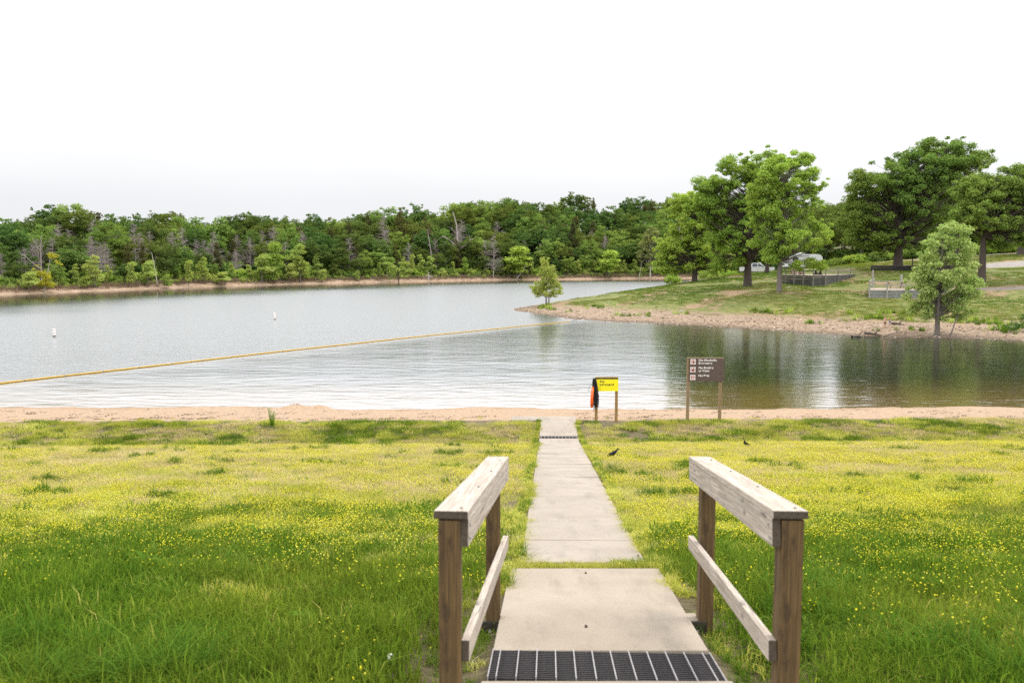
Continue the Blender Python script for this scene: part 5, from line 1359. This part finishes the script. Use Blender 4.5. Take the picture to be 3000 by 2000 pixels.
# ------------------------------------------------------------------ roads and paths of the headland (draped sheets)
M_ROAD = concrete('pale_road_concrete', (.22, .195, .175), (.31, .28, .26), .3)
M_GRAVEL = concrete('gravel_path', (.17, .135, .11), (.26, .215, .18), .5)
def drape(name, centre, widths, mat, lift=.05):
    """a strip following the headland; centre: (px, py, Y) points"""
    C = np.array([at_y(*c)[:2] for c in centre]); s = np.concatenate([[0], np.cumsum(np.linalg.norm(np.diff(C, axis=0), axis=1))])
    n = max(4, int(s[-1] / .7)); t = np.linspace(0, s[-1], n); X, Y = np.interp(t, s, C[:, 0]), np.interp(t, s, C[:, 1]); Wd = np.interp(t, s, widths)
    T = np.stack([np.gradient(X), np.gradient(Y)], -1); T /= np.linalg.norm(T, axis=1, keepdims=True); N = np.stack([-T[:, 1], T[:, 0]], -1)
    m = 7; V = []
    for j in range(m):
        f = j / (m - 1) - .5; x, y = X + N[:, 0] * Wd * f, Y + N[:, 1] * Wd * f
        V.append(np.stack([x, y, head_h(x, y) + lift - (.16 if j in (0, m - 1) else 0)], -1))
    V = np.stack(V, 1).reshape(-1, 3); Q = [(i * m + j, i * m + j + 1, (i + 1) * m + j + 1, (i + 1) * m + j) for i in range(n - 1) for j in range(m - 1)]
    return tag(link(name, fast_mesh(name, V, Q, mats=[mat], smooth=True)), kind='structure')
drape('boat_ramp_road', [(1868, 848, 127), (1960, 836, 130), (2045, 824, 135), (2120, 811, 142), (2230, 801, 146), (2320, 798, 149)], [4.5, 5, 4.5, 4.5, 5, 6], M_ROAD)
drape('road', [(2300, 799, 150), (2420, 779, 153), (2500, 772, 153), (2600, 766, 150), (2700, 759, 148), (2850, 750, 147), (3000, 741, 147), (3200, 731, 147)], [5, 4, 4, 4, 4, 4, 4, 4], M_ROAD)
drape('parking_pad', [(2862, 779, 119), (2920, 775, 121), (3000, 773, 123), (3120, 772, 123)], [4, 6.5, 9.5, 10], M_ROAD)
drape('footpath', [(2770, 843, 97), (2850, 842, 97), (2930, 842, 96), (3010, 843, 95.5), (3100, 845, 95)], [2.2, 2.4, 2.5, 2.7, 2.7], M_GRAVEL)

# ------------------------------------------------------------------ picnic platforms
W_TIMBER = wood('weathered_timber_shade_toned', (.025, .025, .022), (.17, .17, .15), (.012, .010, .009), False, .5)  # weathered timber; the platform's shadows are worked into its darker colour
W_TIMBER2 = wood('pale_weathered_timber', (.16, .165, .15), (.36, .37, .34), (.035, .03, .025), False, .5)
W_DARKT = wood('dark_wet_timber', (.012, .010, .009), (.035, .028, .024), None, False, .5)
W_RAILG = wood('grey_rail_wood', (.14, .13, .105), (.27, .255, .21), None, False, .6)
W_RAILP = wood('pale_grey_rail_wood', (.25, .24, .21), (.42, .41, .36), None, False, .6)
M_PAD = concrete('platform_floor', (.33, .26, .21), (.44, .36, .30), .3)
def platform(label, corners, zf, zbot, courses, tim, floor, parent_name='picnic_platform', th=.16):
    """corners: plan points (x,y) of the outer face, in order; open at the back"""
    c = Vector((sum(p[0] for p in corners) / len(corners), sum(p[1] for p in corners) / len(corners)))
    g = thing(parent_name, label, 'platform', (c.x, c.y, zbot))
    bm = bmesh.new(); vs = [bm.verts.new((p[0] - c.x, p[1] - c.y, zf - zbot - .01)) for p in corners]; lo = [bm.verts.new((p[0] - c.x, p[1] - c.y, zf - zbot - .12)) for p in corners]
    n = len(vs); bm.faces.new(vs); bm.faces.new(lo[::-1])
    for i in range(n): bm.faces.new((vs[i], lo[i], lo[(i + 1) % n], vs[(i + 1) % n]))
    bmesh.ops.recalc_face_normals(bm, faces=bm.faces); bm_obj('floor', bm, floor, g)
    for i in range(n - 1):
        a, b = Vector(corners[i]), Vector(corners[i + 1]); d = (b - a).normalized(); nn = Vector((d.y, -d.x))
        gz = min(head1(a.x, a.y), head1(b.x, b.y)) - .2
        h = (zf - min(zbot, gz)) / courses; L = (b - a).length
        for k in range(courses):
            z = zf - h * (k + .5)
            if L > 3.2: cuts = [0, L * (.38 + .24 * random.random()), L]
            else: cuts = [0, L]
            for s0, s1 in zip(cuts[:-1], cuts[1:]):
                off = random.uniform(.0, .035)
                p0, p1 = a + d * (s0 + .012) + nn * (off + .02 + .003 * i), a + d * (s1 - .012) + nn * (off + .02 + .003 * i)
                board('timber', (p0.x, p0.y, z), (p1.x, p1.y, z), th, h - .028, tim, g, .012)
    return g
def rail_run(g, pts, zt, mat, mids=(), pw=.11, gz=None, low=.0):
    """posts down to the ground, a top rail through them and mid rails"""
    for (x, y, z0) in pts: post('post', x, y, z0, zt, pw, mat, g)
    for (x, y, _), (x2, y2, _) in zip(pts[:-1], pts[1:]):
        board('top_rail', (x, y, zt + .03), (x2, y2, zt + .03), .13, .055, mat, g, .006)
        for mz in mids: board('mid_rail', (x, y - pw * .5 - .025, mz), (x2, y2 - pw * .5 - .025, mz), .04, .09, mat, g, .005)
def xy(px, Y): return ((px - 1500) / F * Y, Y)
Z1 = 4.5
P1 = platform('weathered timber picnic platform with grey rail beside the pale split trunk', [xy(2278, 109), xy(2380, 103.5), xy(2414, 104), xy(2487, 112), xy(2518, 117.5)], Z1, 3.1, 6, W_TIMBER, M_PAD)
fr = [(2274, 109), (2298, 107.4), (2323, 106), (2350, 104.7), (2378.5, 103.1)]
for px, Y in fr:
    x, y = xy(px, Y); post('post', x, y - .22, head1(x, y) - .2, Z1 + .93, .12, W_RAILG, P1)
pts = [xy(p, Y) for p, Y in fr]
for a, b in zip(pts[:-1], pts[1:]):
    board('top_rail', (a[0], a[1] - .22, Z1 + .96), (b[0], b[1] - .22, Z1 + .96), .13, .055, W_RAILG, P1)
    board('mid_rail', (a[0], a[1] - .3, Z1 + .48), (b[0], b[1] - .3, Z1 + .48), .04, .09, W_RAILG, P1)
rr = [(*xy(2414, 103.7), 0), (*xy(2450.5, 107.6), 0), (*xy(2486, 111.6), 0)]
rail_run(P1, [(x, y - .22, head1(x, y) - .2) for x, y, _ in rr], Z1 + .93, W_RAILG, (Z1 + .47,))
def picnic_table(label, x, y, z, L, rot, mat, conc=False):
    t = thing('picnic_table', label, 'table', (x, y, z), rot)
    if conc:
        box('tabletop', (0, 0, .74), (L, .8, .09), mat, t, .02)
        for s in (-1, 1): box('pedestal', (s * L * .27, 0, .345), (.34, .5, .69), mat, t, .02)
        for s in (-1, 1): 
            b = box('bench', (0, s * .78, .44), (L, .30, .08), mat, t, .015)
            for q in (-1, 1): box('bench_leg', (q * L * .27, 0, -.235), (.25, .22, .39), mat, b, .015)
    else:
        for k in range(5): box('plank', (0, -.32 + k * .16, .76), (L, .145, .045), mat, t, .005)
        for s in (-1, 1):
            for k in range(2): box('bench_plank', (0, s * .68 + (k - .5) * .15, .46), (L, .135, .045), mat, t, .005)
        for q in (-1, 1):
            for s in (-1, 1): box('leg', (q * L * .34, s * .28, .37), (.09, .10, .76), mat, t, .005, rot=(s * .35, 0, 0))
            box('brace', (q * L * .34 + .09 * q, 0, .42), (.045, 1.5, .09), mat, t, .005)
    return t
M_TABLE = concrete('table_concrete', (.40, .32, .25), (.50, .41, .33), .2)
x, y = xy(2334, 109.5); picnic_table('concrete picnic table on the platform under the yellow green topped tree', x, y, Z1 - .01, 1.7, .15, M_TABLE, True)
# grill and lantern table on the platform
M_RUST = plain('black_rusty_iron', (.025, .02, .018), .75, .4, .4)
x, y = xy(2394, 108); t = thing('fire_ring', 'low black iron fire grill on the timber platform right of the concrete table', 'grill', (x, y, Z1 - .01))
a = np.linspace(0, 2 * math.pi, 20)
for zz in (.10, .26): tube_obj('hoop', [(np.stack([.42 * np.cos(a), .42 * np.sin(a), np.full(20, zz)], -1), np.full(20, .055))], M_RUST, t, 6)
for s in (-1, 1): box('upright', (s * .30, 0, .30), (.16, .30, .58), M_RUST, t, .01)
box('base', (0, 0, .04), (1.1, .6, .08), M_RUST, t, .01)
box('grate', (0, 0, .46), (.9, .34, .03), M_RUST, t, .004)
# middle platform
Z2 = 3.08
P2 = platform('pale grey timber picnic platform behind the leafy sycamore', [xy(2546, 105), xy(2547, 93), xy(2700, 93), xy(2795, 96), xy(2800, 104)], Z2, 2.15, 4, W_TIMBER2, M_PAD)
rail_run(P2, [(*xy(p, 92.6), head1(*xy(p, 92.6)) - .2) for p in (2546, 2597.5, 2652, 2705)], Z2 + .93, W_RAILP, (Z2 + .48,), .12)
rail_run(P2, [(*xy(2546, 93.4), head1(*xy(2546, 93.4)) - .2), (*xy(2553, 100), Z2 - .1), (*xy(2560, 104), Z2 - .1)], Z2 + .93, W_RAILP, (Z2 + .46,), .10)
for px, Y, zt, lab in ((2554, 99, 5.2, 'tall pale lantern post at the left corner of the middle platform'), (2638, 101, 4.65, 'short thick pale post standing behind the picnic table on the middle platform')):
    x, y = xy(px, Y); t = thing('lantern_post', lab, 'post', (x, y, Z2 - .01)); w = .16 if px < 2600 else .24
    box('shaft', (0, 0, (zt - Z2) / 2), (w, w, zt - Z2), W_RAILP, t, .01)
    box('arm', (w * .9, 0, zt - Z2 - .16), (w * 1.2, .05, .05), M_RUST, t, .004)
x, y = xy(2622, 98); picnic_table('wooden picnic table on the middle platform', x, y, Z2 - .01, 2.3, .05, wood('table_wood', (.26, .20, .14), (.44, .35, .26), None, False, .6))
# upper dark platform
P3 = platform('dark low timber wall with a black rail below the upper road', [xy(2550, 121), xy(2551, 116), xy(2660, 115.5), xy(2870, 115.5), xy(2872, 122)], 5.66, 5.0, 3, W_DARKT, M_PAD, 'retaining_platform')
rail_run(P3, [(*xy(p, 115.1), 4.9) for p in (2668, 2718, 2768, 2818, 2864)], 6.5, W_DARKT, (6.08,), .10)
# stray plank in the grass below the first platform
p = at_y(2315, 828, 100); z = head1(p.x, p.y)
b = board('fallen_branch', (at_y(2302, 830, 99.5).x, 99.5, head1(at_y(2302, 830, 99.5).x, 99.5) + .06), (at_y(2318, 826, 101).x, 101, head1(at_y(2318, 826, 101).x, 101) + .12), .06, .06, B_PALE, None, .01)
tag(b, 'short pale branch lying in the grass before the timber platform', 'branch')

# ------------------------------------------------------------------ pickup and camper
M_CARW = plain('silver_white_paint', (.60, .62, .63), .25, .2, .02, 2); M_GLASS = plain('dark_car_glass', (.03, .036, .04), .08, 0, .05)
M_TYRE = plain('tyre_rubber', (.018, .018, .018), .85); M_RIM = plain('alloy_rim', (.45, .45, .46), .35, .8); M_TRIM = plain('dark_trim', (.03, .03, .033), .5)
M_LAMP = plain('headlamp_lens', (.75, .77, .78), .1); M_CAMP = plain('white_camper_shell', (.54, .55, .56), .4, 0, .03, 2); M_STRIPE = plain('grey_stripe', (.28, .31, .33), .5)
def wheel(parent, x, y, r, w):
    n = 20; pr = [(r * .62, -.5), (r * .93, -.5), (r, -.32), (r, .32), (r * .93, .5), (r * .62, .5)]
    V = [(rr * math.cos(2 * math.pi * k / n), w * f, rr * math.sin(2 * math.pi * k / n)) for rr, f in pr for k in range(n)]; m = len(pr)
    Q = [(i * n + k, i * n + (k + 1) % n, ((i + 1) % m) * n + (k + 1) % n, ((i + 1) % m) * n + k) for i in range(m) for k in range(n)]
    t = link('tyre', fast_mesh('tyre', np.array(V), Q, mats=[M_TYRE], smooth=True), parent); t.location = (x, y, r)
    V = [(rr * math.cos(2 * math.pi * k / n), w * f, rr * math.sin(2 * math.pi * k / n)) for rr, f in ((r * .64, -.44), (r * .5, -.36), (r * .12, -.42), (r * .12, .42), (r * .5, .36), (r * .64, .44)) for k in range(n)]
    link('rim', fast_mesh('rim', np.array(V), [(i * n + k, i * n + (k + 1) % n, (i + 1) * n + (k + 1) % n, (i + 1) * n + k) for i in range(5) for k in range(n)], mats=[M_RIM], smooth=True), t)
def side_panel(name, pts, y, th, mat, parent):
    bm = bmesh.new(); prism_bm(bm, pts, y, y + th); return bm_obj(name, bm, mat, parent)
p = at_y(2228, 801, 144); t = thing('pickup_truck', 'silver white pickup truck parked nose right between two tree trunks', 'pickup', (p.x - .6, p.y, head1(p.x, p.y) + .06), math.radians(-24))
def arch(cx, r, n=7): return [(cx + r * math.cos(a), .38 + r * math.sin(a)) for a in np.linspace(0, math.pi, n)]
body = [(-2.75, .48), (-2.1, .45)] + arch(-1.65, .47)[::-1] + [(-1.1, .40), (1.15, .40)] + arch(1.70, .47)[::-1] + [(2.25, .42), (2.72, .45), (2.78, .80), (2.70, 1.10), (1.35, 1.18), (-.85, 1.20), (-.9, 1.16), (-2.75, 1.16)]
bm = bmesh.new(); prism_bm(bm, body, -.95, .95); bmesh.ops.bevel(bm, geom=[e for e in bm.edges if e.calc_length() > .25], offset=.04, segments=2, affect='EDGES'); bm_obj('body', bm, M_CARW, t)
cab = [(-.88, 1.15), (1.40, 1.15), (.62, 1.80), (.35, 1.87), (-.60, 1.87), (-.80, 1.78)]
bm = bmesh.new(); prism_bm(bm, cab, -.80, .80)
for v in bm.verts:
    if v.co.z > 1.7: v.co.y *= .86
    else: v.co.y *= 1.1
bmesh.ops.bevel(bm, geom=list(bm.edges), offset=.035, segments=2, affect='EDGES'); bm_obj('cab', bm, M_CARW, t)
def glass_pane(name, q, parent=t): return link(name, fast_mesh(name, np.array(q), [(0, 1, 2, 3)], mats=[M_GLASS]), parent)
for s in (-1, 1):
    def yy_(z): return s * (.80 * (1.1 - (z - 1.15) / .65 * .24) + .012)
    for x0, x1, x2, x3 in ((-.72, .18, .18, -.66), (.26, 1.16, .58, .26)): 
        o = glass_pane('side_window', [(x0, yy_(1.22), 1.22), (x1, yy_(1.22), 1.22), (x2, yy_(1.76), 1.76), (x3, yy_(1.76), 1.76)])
    box('door_handle', (.05, s * .965, 1.02), (.16, .025, .035), M_TRIM, t); box('mirror', (1.10, s * 1.06, 1.24), (.14, .20, .20), M_TRIM, t, .03)
    box('headlight', (2.70, s * .72, .92), (.16, .40, .17), M_LAMP, t, .03); box('door_gap', (.22, s * .953, .80), (.012, .012, .70), M_TRIM, t); box('sill', (0, s * .93, .40), (2.3, .08, .10), M_TRIM, t, .01)
glass_pane('windscreen', [(1.42, -.78, 1.20), (1.42, .78, 1.20), (.70, .68, 1.78), (.70, -.68, 1.78)])
box('grille', (2.75, 0, .86), (.06, .96, .26), M_TRIM, t, .02); box('bumper', (2.80, 0, .56), (.16, 1.86, .20), M_TRIM, t, .04); box('bumper', (-2.80, 0, .56), (.12, 1.8, .20), M_TRIM, t, .04)
for x in (-1.65, 1.70):
    for s in (-1, 1): wheel(t, x, s * .80, .38, .26)
p = at_y(2345, 795, 152); t = thing('camper_trailer', 'white camper trailer with rounded front behind the timber platform and leaves', 'camper', (p.x, p.y, head1(p.x, p.y) + .05), math.radians(-6))
sh = [(-3.5, .75), (2.05, .75), (2.15, 1.5), (3.35, 1.55), (3.55, 1.85), (3.45, 2.45), (3.05, 2.88), (2.4, 2.98), (-3.4, 2.95), (-3.5, 2.85)]
bm = bmesh.new(); prism_bm(bm, sh, -1.2, 1.2); bmesh.ops.bevel(bm, geom=[e for e in bm.edges if e.calc_length() > .2], offset=.07, segments=2, affect='EDGES'); bm_obj('shell', bm, M_CAMP, t)
for x, z, w, h in ((-2.7, 2.15, .8, .5), (-1.2, 2.15, 1.0, .55), (1.3, 2.1, .9, .5)): 
    f = box('window', (x, -1.205, z), (w, .03, h), M_TRIM, t, .01); box('pane', (0, -.017, 0), (w - .1, .01, h - .1), M_GLASS, f)
d = box('door', (.25, -1.21, 1.75), (.72, .03, 1.75), M_CAMP, t, .02); box('handle', (.28, -.03, -.05), (.05, .04, .12), M_TRIM, d)
box('stripe', (-.7, -1.206, 1.42), (5.5, .012, .22), M_STRIPE, t); box('awning', (-1.0, -1.27, 2.80), (4.3, .14, .14), M_STRIPE, t, .03)
for x, w, h in ((.15, .55, .30), (-.75, .38, .20)): box('roof_unit', (x, 0, 2.96 + h / 2), (w + .25, .7, h), M_CAMP, t, .09)
for x in (-1.3, -.45):
    for s in (-1, 1): wheel(t, x, s * 1.05, .36, .22)
box('chassis', (-.4, 0, .62), (5.6, 1.8, .18), M_TRIM, t); box('hitch_leg', (2.6, -.6, .78), (.10, .10, 1.5), M_TRIM, t); box('hitch_leg', (2.6, .6, .78), (.10, .10, 1.5), M_TRIM, t)

# ------------------------------------------------------------------ two people on the stony shore
M_SKIN = plain('skin', (.52, .30, .22), .55, 0, .05); M_HAIR = plain('dark_hair', (.03, .02, .014), .7); M_HAIR2 = plain('red_brown_hair', (.34, .12, .04), .7)
M_GREEN = plain('dark_green_cloth', (.010, .055, .025), .8); M_BLUE = plain('blue_vest_cloth', (.03, .16, .30), .8); M_ORV = plain('orange_sleeve', (.65, .15, .04), .8); M_LIL = plain('lilac_cloth', (.45, .42, .52), .8); M_SHOE = plain('dark_sandal', (.02, .018, .016), .8)
def skin_body(name, verts, edges, rad, root, mat, parent, sub=2):
    me = bpy.data.meshes.new(name); me.from_pydata(verts, edges, []); o = link(name, me, parent, mat)
    md = o.modifiers.new('skin', 'SKIN'); md.use_smooth_shade = True
    for i, r_ in enumerate(rad): me.skin_vertices[0].data[i].radius = (r_, r_)
    me.skin_vertices[0].data[root].use_root = True
    s = o.modifiers.new('sub', 'SUBSURF'); s.levels = sub; s.render_levels = sub
    return o
def person(label, p, rzv, H, arms, top, bottom, hair, sleeves=None):
    t = thing('person', label, 'person', p, rzv)
    h = H
    V = [(0, 0, .50 * h), (0, 0, .62 * h), (0, .005 * h, .74 * h), (0, 0, .815 * h), (0, 0, .86 * h)]; R = [.085 * h, .075 * h, .088 * h, .06 * h, .032 * h]; E = [(0, 1), (1, 2), (2, 3), (3, 4)]
    V += [(0, .01 * h, .915 * h), (0, .012 * h, .975 * h)]; R += [.052 * h, .048 * h]; E += [(4, 5), (5, 6)]
    for s in (-1, 1):
        b = len(V); sp = s * (.07 if s < 0 else .06) * h
        V += [(s * .052 * h, 0, .46 * h), (s * .06 * h, .012 * h + s * .01 * h, .27 * h), (s * .064 * h, -.01 * h, .05 * h), (s * .068 * h, .055 * h, .022 * h), (s * .07 * h, .085 * h, .018 * h)]
        R += [.066 * h, .042 * h, .026 * h, .022 * h, .014 * h]; E += [(0, b), (b, b + 1), (b + 1, b + 2), (b + 2, b + 3), (b + 3, b + 4)]
        b = len(V); sh, el, wr, hn = arms[0 if s < 0 else 1]
        V += [tuple(c * h for c in q) for q in (sh, el, wr, hn)]; R += [.036 * h, .026 * h, .019 * h, .020 * h]; E += [(2, b), (b, b + 1), (b + 1, b + 2), (b + 2, b + 3)]
        d = Vector(hn) - Vector(wr); d.normalize(); sd = d.cross(Vector((0, 1, .2))).normalized()
        for k in range(5):
            f = Vector(hn) + d * (.040 - abs(k - 2) * .005 if k else .012) + sd * ((k - 2) * .010 if k else -.034)
            V.append(tuple(f * h)); R.append(.0055 * h); E.append((b + 3, len(V) - 1))
    skin_body('body', V, E, R, 0, M_SKIN, t)
    # trunks, with legs of their own
    skin_body('shorts', [(0, 0, .535 * h), (0, 0, .49 * h), (-.055 * h, 0, .44 * h), (-.062 * h, .008 * h, .31 * h), (.055 * h, 0, .44 * h), (.062 * h, .012 * h, .31 * h)], [(0, 1), (1, 2), (2, 3), (1, 4), (4, 5)], [.096 * h, .094 * h, .078 * h, .066 * h, .078 * h, .066 * h], 1, bottom, t)
    if top: skin_body('vest', [(0, 0, .52 * h), (0, 0, .63 * h), (0, .004 * h, .74 * h), (0, 0, .81 * h)], [(0, 1), (1, 2), (2, 3)], [.10 * h, .10 * h, .108 * h, .075 * h], 1, top, t)
    if sleeves:
        sh, el, wr, hn = arms[1]; skin_body('sleeve', [tuple(c * h for c in q) for q in (sh, el, wr)], [(0, 1), (1, 2)], [.046 * h, .038 * h, .032 * h], 0, sleeves, t)
    hd = loft('hair', [(0, -.034 * h, .93 * h, .02 * h, .02 * h), (0, -.028 * h, .955 * h, .048 * h, .04 * h), (0, -.004 * h, .968 * h, .058 * h, .052 * h), (0, .024 * h, .985 * h, .045 * h, .035 * h), (0, .04 * h, 1.0 * h, .02 * h, .015 * h)], hair, t, 10)
    hd.data.transform(Matrix.Rotation(0, 4, 'Z'))
    for s in (-1, 1): loft('shoe', [(s * .065 * h, -.03 * h, .012 * h, .02 * h, .010 * h), (s * .066 * h, .02 * h, .012 * h, .026 * h, .012 * h), (s * .068 * h, .09 * h, .010 * h, .024 * h, .008 * h), (s * .069 * h, .11 * h, .008 * h, .008 * h, .004 * h)], M_SHOE, t, 8)
    for s in (-1, 1): loft('eye', [(s * .018 * h - .004 * h, .050 * h, .93 * h, .002 * h, .002 * h), (s * .018 * h, .055 * h, .93 * h, .005 * h, .005 * h), (s * .018 * h + .004 * h, .050 * h, .93 * h, .002 * h, .002 * h)], M_HAIR, t, 6)
    return t
p = at_y(2592, 960, 72.5); z = head1(p.x, p.y); P_A = Vector((p.x, p.y, z))
person('shirtless person in dark green shorts reaching an arm to the smaller child', P_A, math.pi, .97,
       [((-.11, 0, .79), (-.21, .0, .78), (-.31, -.01, .815), (-.35, -.01, .83)), ((.11, 0, .78), (.145, .02, .62), (.13, .05, .48), (.13, .06, .44))], None, M_GREEN, M_HAIR)
p = at_y(2606.5, 952, 72.8); z = head1(p.x, p.y)
person('small child in a blue vest with red brown hair beside the shirtless person', (p.x, p.y, z), math.radians(150), .72,
       [((-.11, 0, .78), (-.16, .03, .64), (-.15, .06, .5), (-.15, .07, .45)), ((.10, 0, .80), (.13, .0, .92), (.12, .0, 1.02), (.12, 0, 1.06))], M_BLUE, M_LIL, M_HAIR2, M_ORV)

# ------------------------------------------------------------------ stones, driftwood and weeds of the headland's shore
def rock(seed):
    q = np.random.default_rng(seed); bm = bmesh.new(); bmesh.ops.create_icosphere(bm, subdivisions=1, radius=1)
    for v in bm.verts: v.co *= q.uniform(.7, 1.15); v.co.z *= .55
    me = bpy.data.meshes.new('stone'); bm.to_mesh(me); bm.free()
    return me
M_STONE = NT('shore_stone'); oi = M_STONE.n('ShaderNodeObjectInfo')
M_STONE.col(M_STONE.mix(M_STONE.mapr(M_STONE.noise(M_STONE.coord(), 2, 3), .3, .7, 0, .4), M_STONE.ramp(oi.outputs['Random'], [(0, (.13, .09, .06)), (.4, (.25, .18, .125)), (.8, (.36, .28, .21)), (1, (.48, .43, .37))]), (.30, .19, .12))); M_STONE = M_STONE.m
RK = [rock(k) for k in range(5)]
for m_ in RK: m_.materials.append(M_STONE)
fs = np.array([at_z(a, b, 0)[:2] for a, b in front]); sx, sy, sz = [], [], []
n = 10000; f = RNG.random(n) * (len(fs) - 1); i = np.minimum(f.astype(int), len(fs) - 2); fr_ = (f - i)[:, None]; B = fs[i] * (1 - fr_) + fs[i + 1] * fr_
x = B[:, 0] + RNG.normal(0, .3, n); y = B[:, 1] + RNG.uniform(-.5, 15, n) ; z = head_h(x, y)
zn_ = z + (fbm(x * .35, y * .35) - .5) * 1.0
m = (z > -.12) & (zn_ < .78) & (RNG.random(n) < np.clip(1.25 - zn_, .1, 1)); x, y, z = x[m], y[m], z[m]; n = len(x)
s = .035 + .10 * RNG.random(n) ** 4
r = RNG.random((n, 3)) * 6.28; r[:, :2] *= .08
scatter('shore_stones', RK, np.stack([x, y, z + s * .1], -1), r, np.stack([s * 1.3, s, s * .8], -1), RNG.integers(0, 5, n), 'loose stones on the headland shore')
G_WORN = leafy('worn_turf', [(0, (0.073, 0.111, 0.017)), (.4, (0.129, 0.175, 0.027)), (.75, (0.206, 0.228, 0.057)), (1, (0.284, 0.276, 0.104))], .35, world_var=.2, wscale=.2)
wt_ = [blade_tile(500 + k, 34, .22, .15, .55, .03, .5, L_FRESH if k == 1 else G_WEED, .5) for k in range(3)]
gt_ = [blade_tile(510 + k, 110, .6, .04, .13, .03, .7, [G_WORN, G_WORN, G_WEED][k], .5) for k in range(3)]
n = 1500; f = RNG.random(n) ** .8 * (len(fs) - 1); i = np.minimum(f.astype(int), len(fs) - 2); fr_ = (f - i)[:, None]; B = fs[i] * (1 - fr_) + fs[i + 1] * fr_
x = B[:, 0]; y = B[:, 1] + RNG.uniform(1.5, 15, n); z = head_h(x, y); m = (z > .3) & (z < 1.5) & (fbm(x * .3 + 5, y * .3) > .52); x, y, z = x[m], y[m], z[m]
scatter('shore_weeds', wt_, np.stack([x, y, z - .02], -1), rz(len(x)), RNG.uniform(.5, 1.2, len(x)), RNG.integers(0, 3, len(x)), 'green weeds growing among the shore stones')
gx, gy = np.meshgrid(np.arange(0, 100, .62), np.arange(64, 150, .75)); gx = (gx + RNG.uniform(-.3, .3, gx.shape)).ravel(); gy = (gy + RNG.uniform(-.35, .35, gy.shape)).ravel()
m = frustum(gx, gy, 1.04); gx, gy = gx[m], gy[m]; z = head_h(gx, gy)
keep = (z > .78 + (fbm(gx * .3, gy * .3) - .5) * 1.2) & (fbm(gx * .16 + 7, gy * .16, 3) < .60) & (RNG.random(len(gx)) < .8)
ROADS = []
for nm in ('boat_ramp_road', 'road', 'parking_pad', 'footpath'):
    me = bpy.data.objects[nm].data; a = np.empty(len(me.vertices) * 3); me.vertices.foreach_get('co', a); ROADS.append(a.reshape(-1, 3)[:, :2])
ROADS = np.concatenate(ROADS)
gx, gy, z = gx[keep], gy[keep], z[keep]
mind = np.concatenate([np.min(np.linalg.norm(np.stack([gx[i:i + 2000], gy[i:i + 2000]], -1)[:, None] - ROADS[None], axis=-1), axis=1) for i in range(0, len(gx), 2000)])
inpad = np.zeros(len(gx), bool)
for (x0, x1, y0, y1) in ((32, 49, 102.5, 118), (38.5, 54.5, 92.3, 106), (48.5, 68, 114.5, 123)): inpad |= (gx > x0) & (gx < x1) & (gy > y0) & (gy < y1) & False
m = mind > .9; gx, gy, z = gx[m], gy[m], z[m]; n = len(gx)
def in_poly(x, y, P):
    c = np.zeros(len(x), bool); j = len(P) - 1
    for i in range(len(P)):
        (xi, yi), (xj, yj) = P[i], P[j]
        c ^= ((yi > y) != (yj > y)) & (x < (xj - xi) * (y - yi) / (yj - yi + 1e-12) + xi); j = i
    return c
m = np.ones(n, bool)
for P in ([xy(2272, 109), xy(2380, 102.5), xy(2416, 103), xy(2490, 111), xy(2522, 118), xy(2400, 124), xy(2280, 116)], [xy(2543, 106), xy(2544, 92.4), xy(2702, 92.4), xy(2800, 95.5), xy(2805, 105)]): m &= ~in_poly(gx, gy, P)
gx, gy, z = gx[m], gy[m], z[m]; n = len(gx)
scatter('headland_grass', gt_, np.stack([gx, gy, z - .02], -1), rz(n), RNG.uniform(.7, 1.2, n), np.where(fbm(gx * .1, gy * .1) > .55, 2, RNG.integers(0, 2, n)), 'short worn grass on the headland slope')
M_DRIFT = wood('driftwood', (.05, .038, .028), (.14, .11, .085), None, False, .4)
def drift(label, a, b, Ya, Yb, r0, lift=.08, mat=None):
    pa, pb = at_y(*a, Ya), at_y(*b, Yb); pa.z = max(0, head1(pa.x, pa.y)) + lift; pb.z = max(0, head1(pb.x, pb.y)) + lift * .6
    mid = (pa + pb) / 2 + Vector((0, 0, .08)); mid.z = max(mid.z, head1(mid.x, mid.y) + r0 * .7); c = pa.copy()
    V_, Q_ = tubes([(bez(tuple(pa - c), tuple(mid - c + Vector((0, .2, 0))), tuple(pb - c), 8), np.linspace(r0, r0 * .45, 8)), (bez(tuple((pb - c) * .6 + Vector((0, 0, .05))), tuple((pb - c) * .7 + Vector((.1, 0, .3))), tuple((pb - c) * .78 + Vector((.2, .1, .45))), 4), np.linspace(r0 * .5, r0 * .15, 4))], 7)
    o = link('driftwood', fast_mesh('driftwood', V_, Q_, mats=[mat or M_DRIFT], smooth=True)); o.location = c; return tag(o, label, 'driftwood')
drift('dark driftwood log slanting down the stones below the two people', (2533, 962), (2582, 972), 71, 70, .15)
drift('dark log half in the water at the foot of the stones', (2497, 973), (2526, 976), 69, 69, .13, .02)
drift('thin pale branch arching on the stones left of the sycamore', (2590, 980), (2645, 968), 68.5, 70.5, .05)
drift('brown driftwood lying in the stones right of the two people', (2612, 938), (2648, 945), 75, 74, .12)
drift('short white bleached log on the stones near the right edge', (2962, 962), (2982, 972), 72, 71, .13, .05, B_PALE)
drift('fallen pale log on the grass edge of the headland shore', (1992, 904), (2004, 908), 92, 91.5, .11, .05, B_PALE)
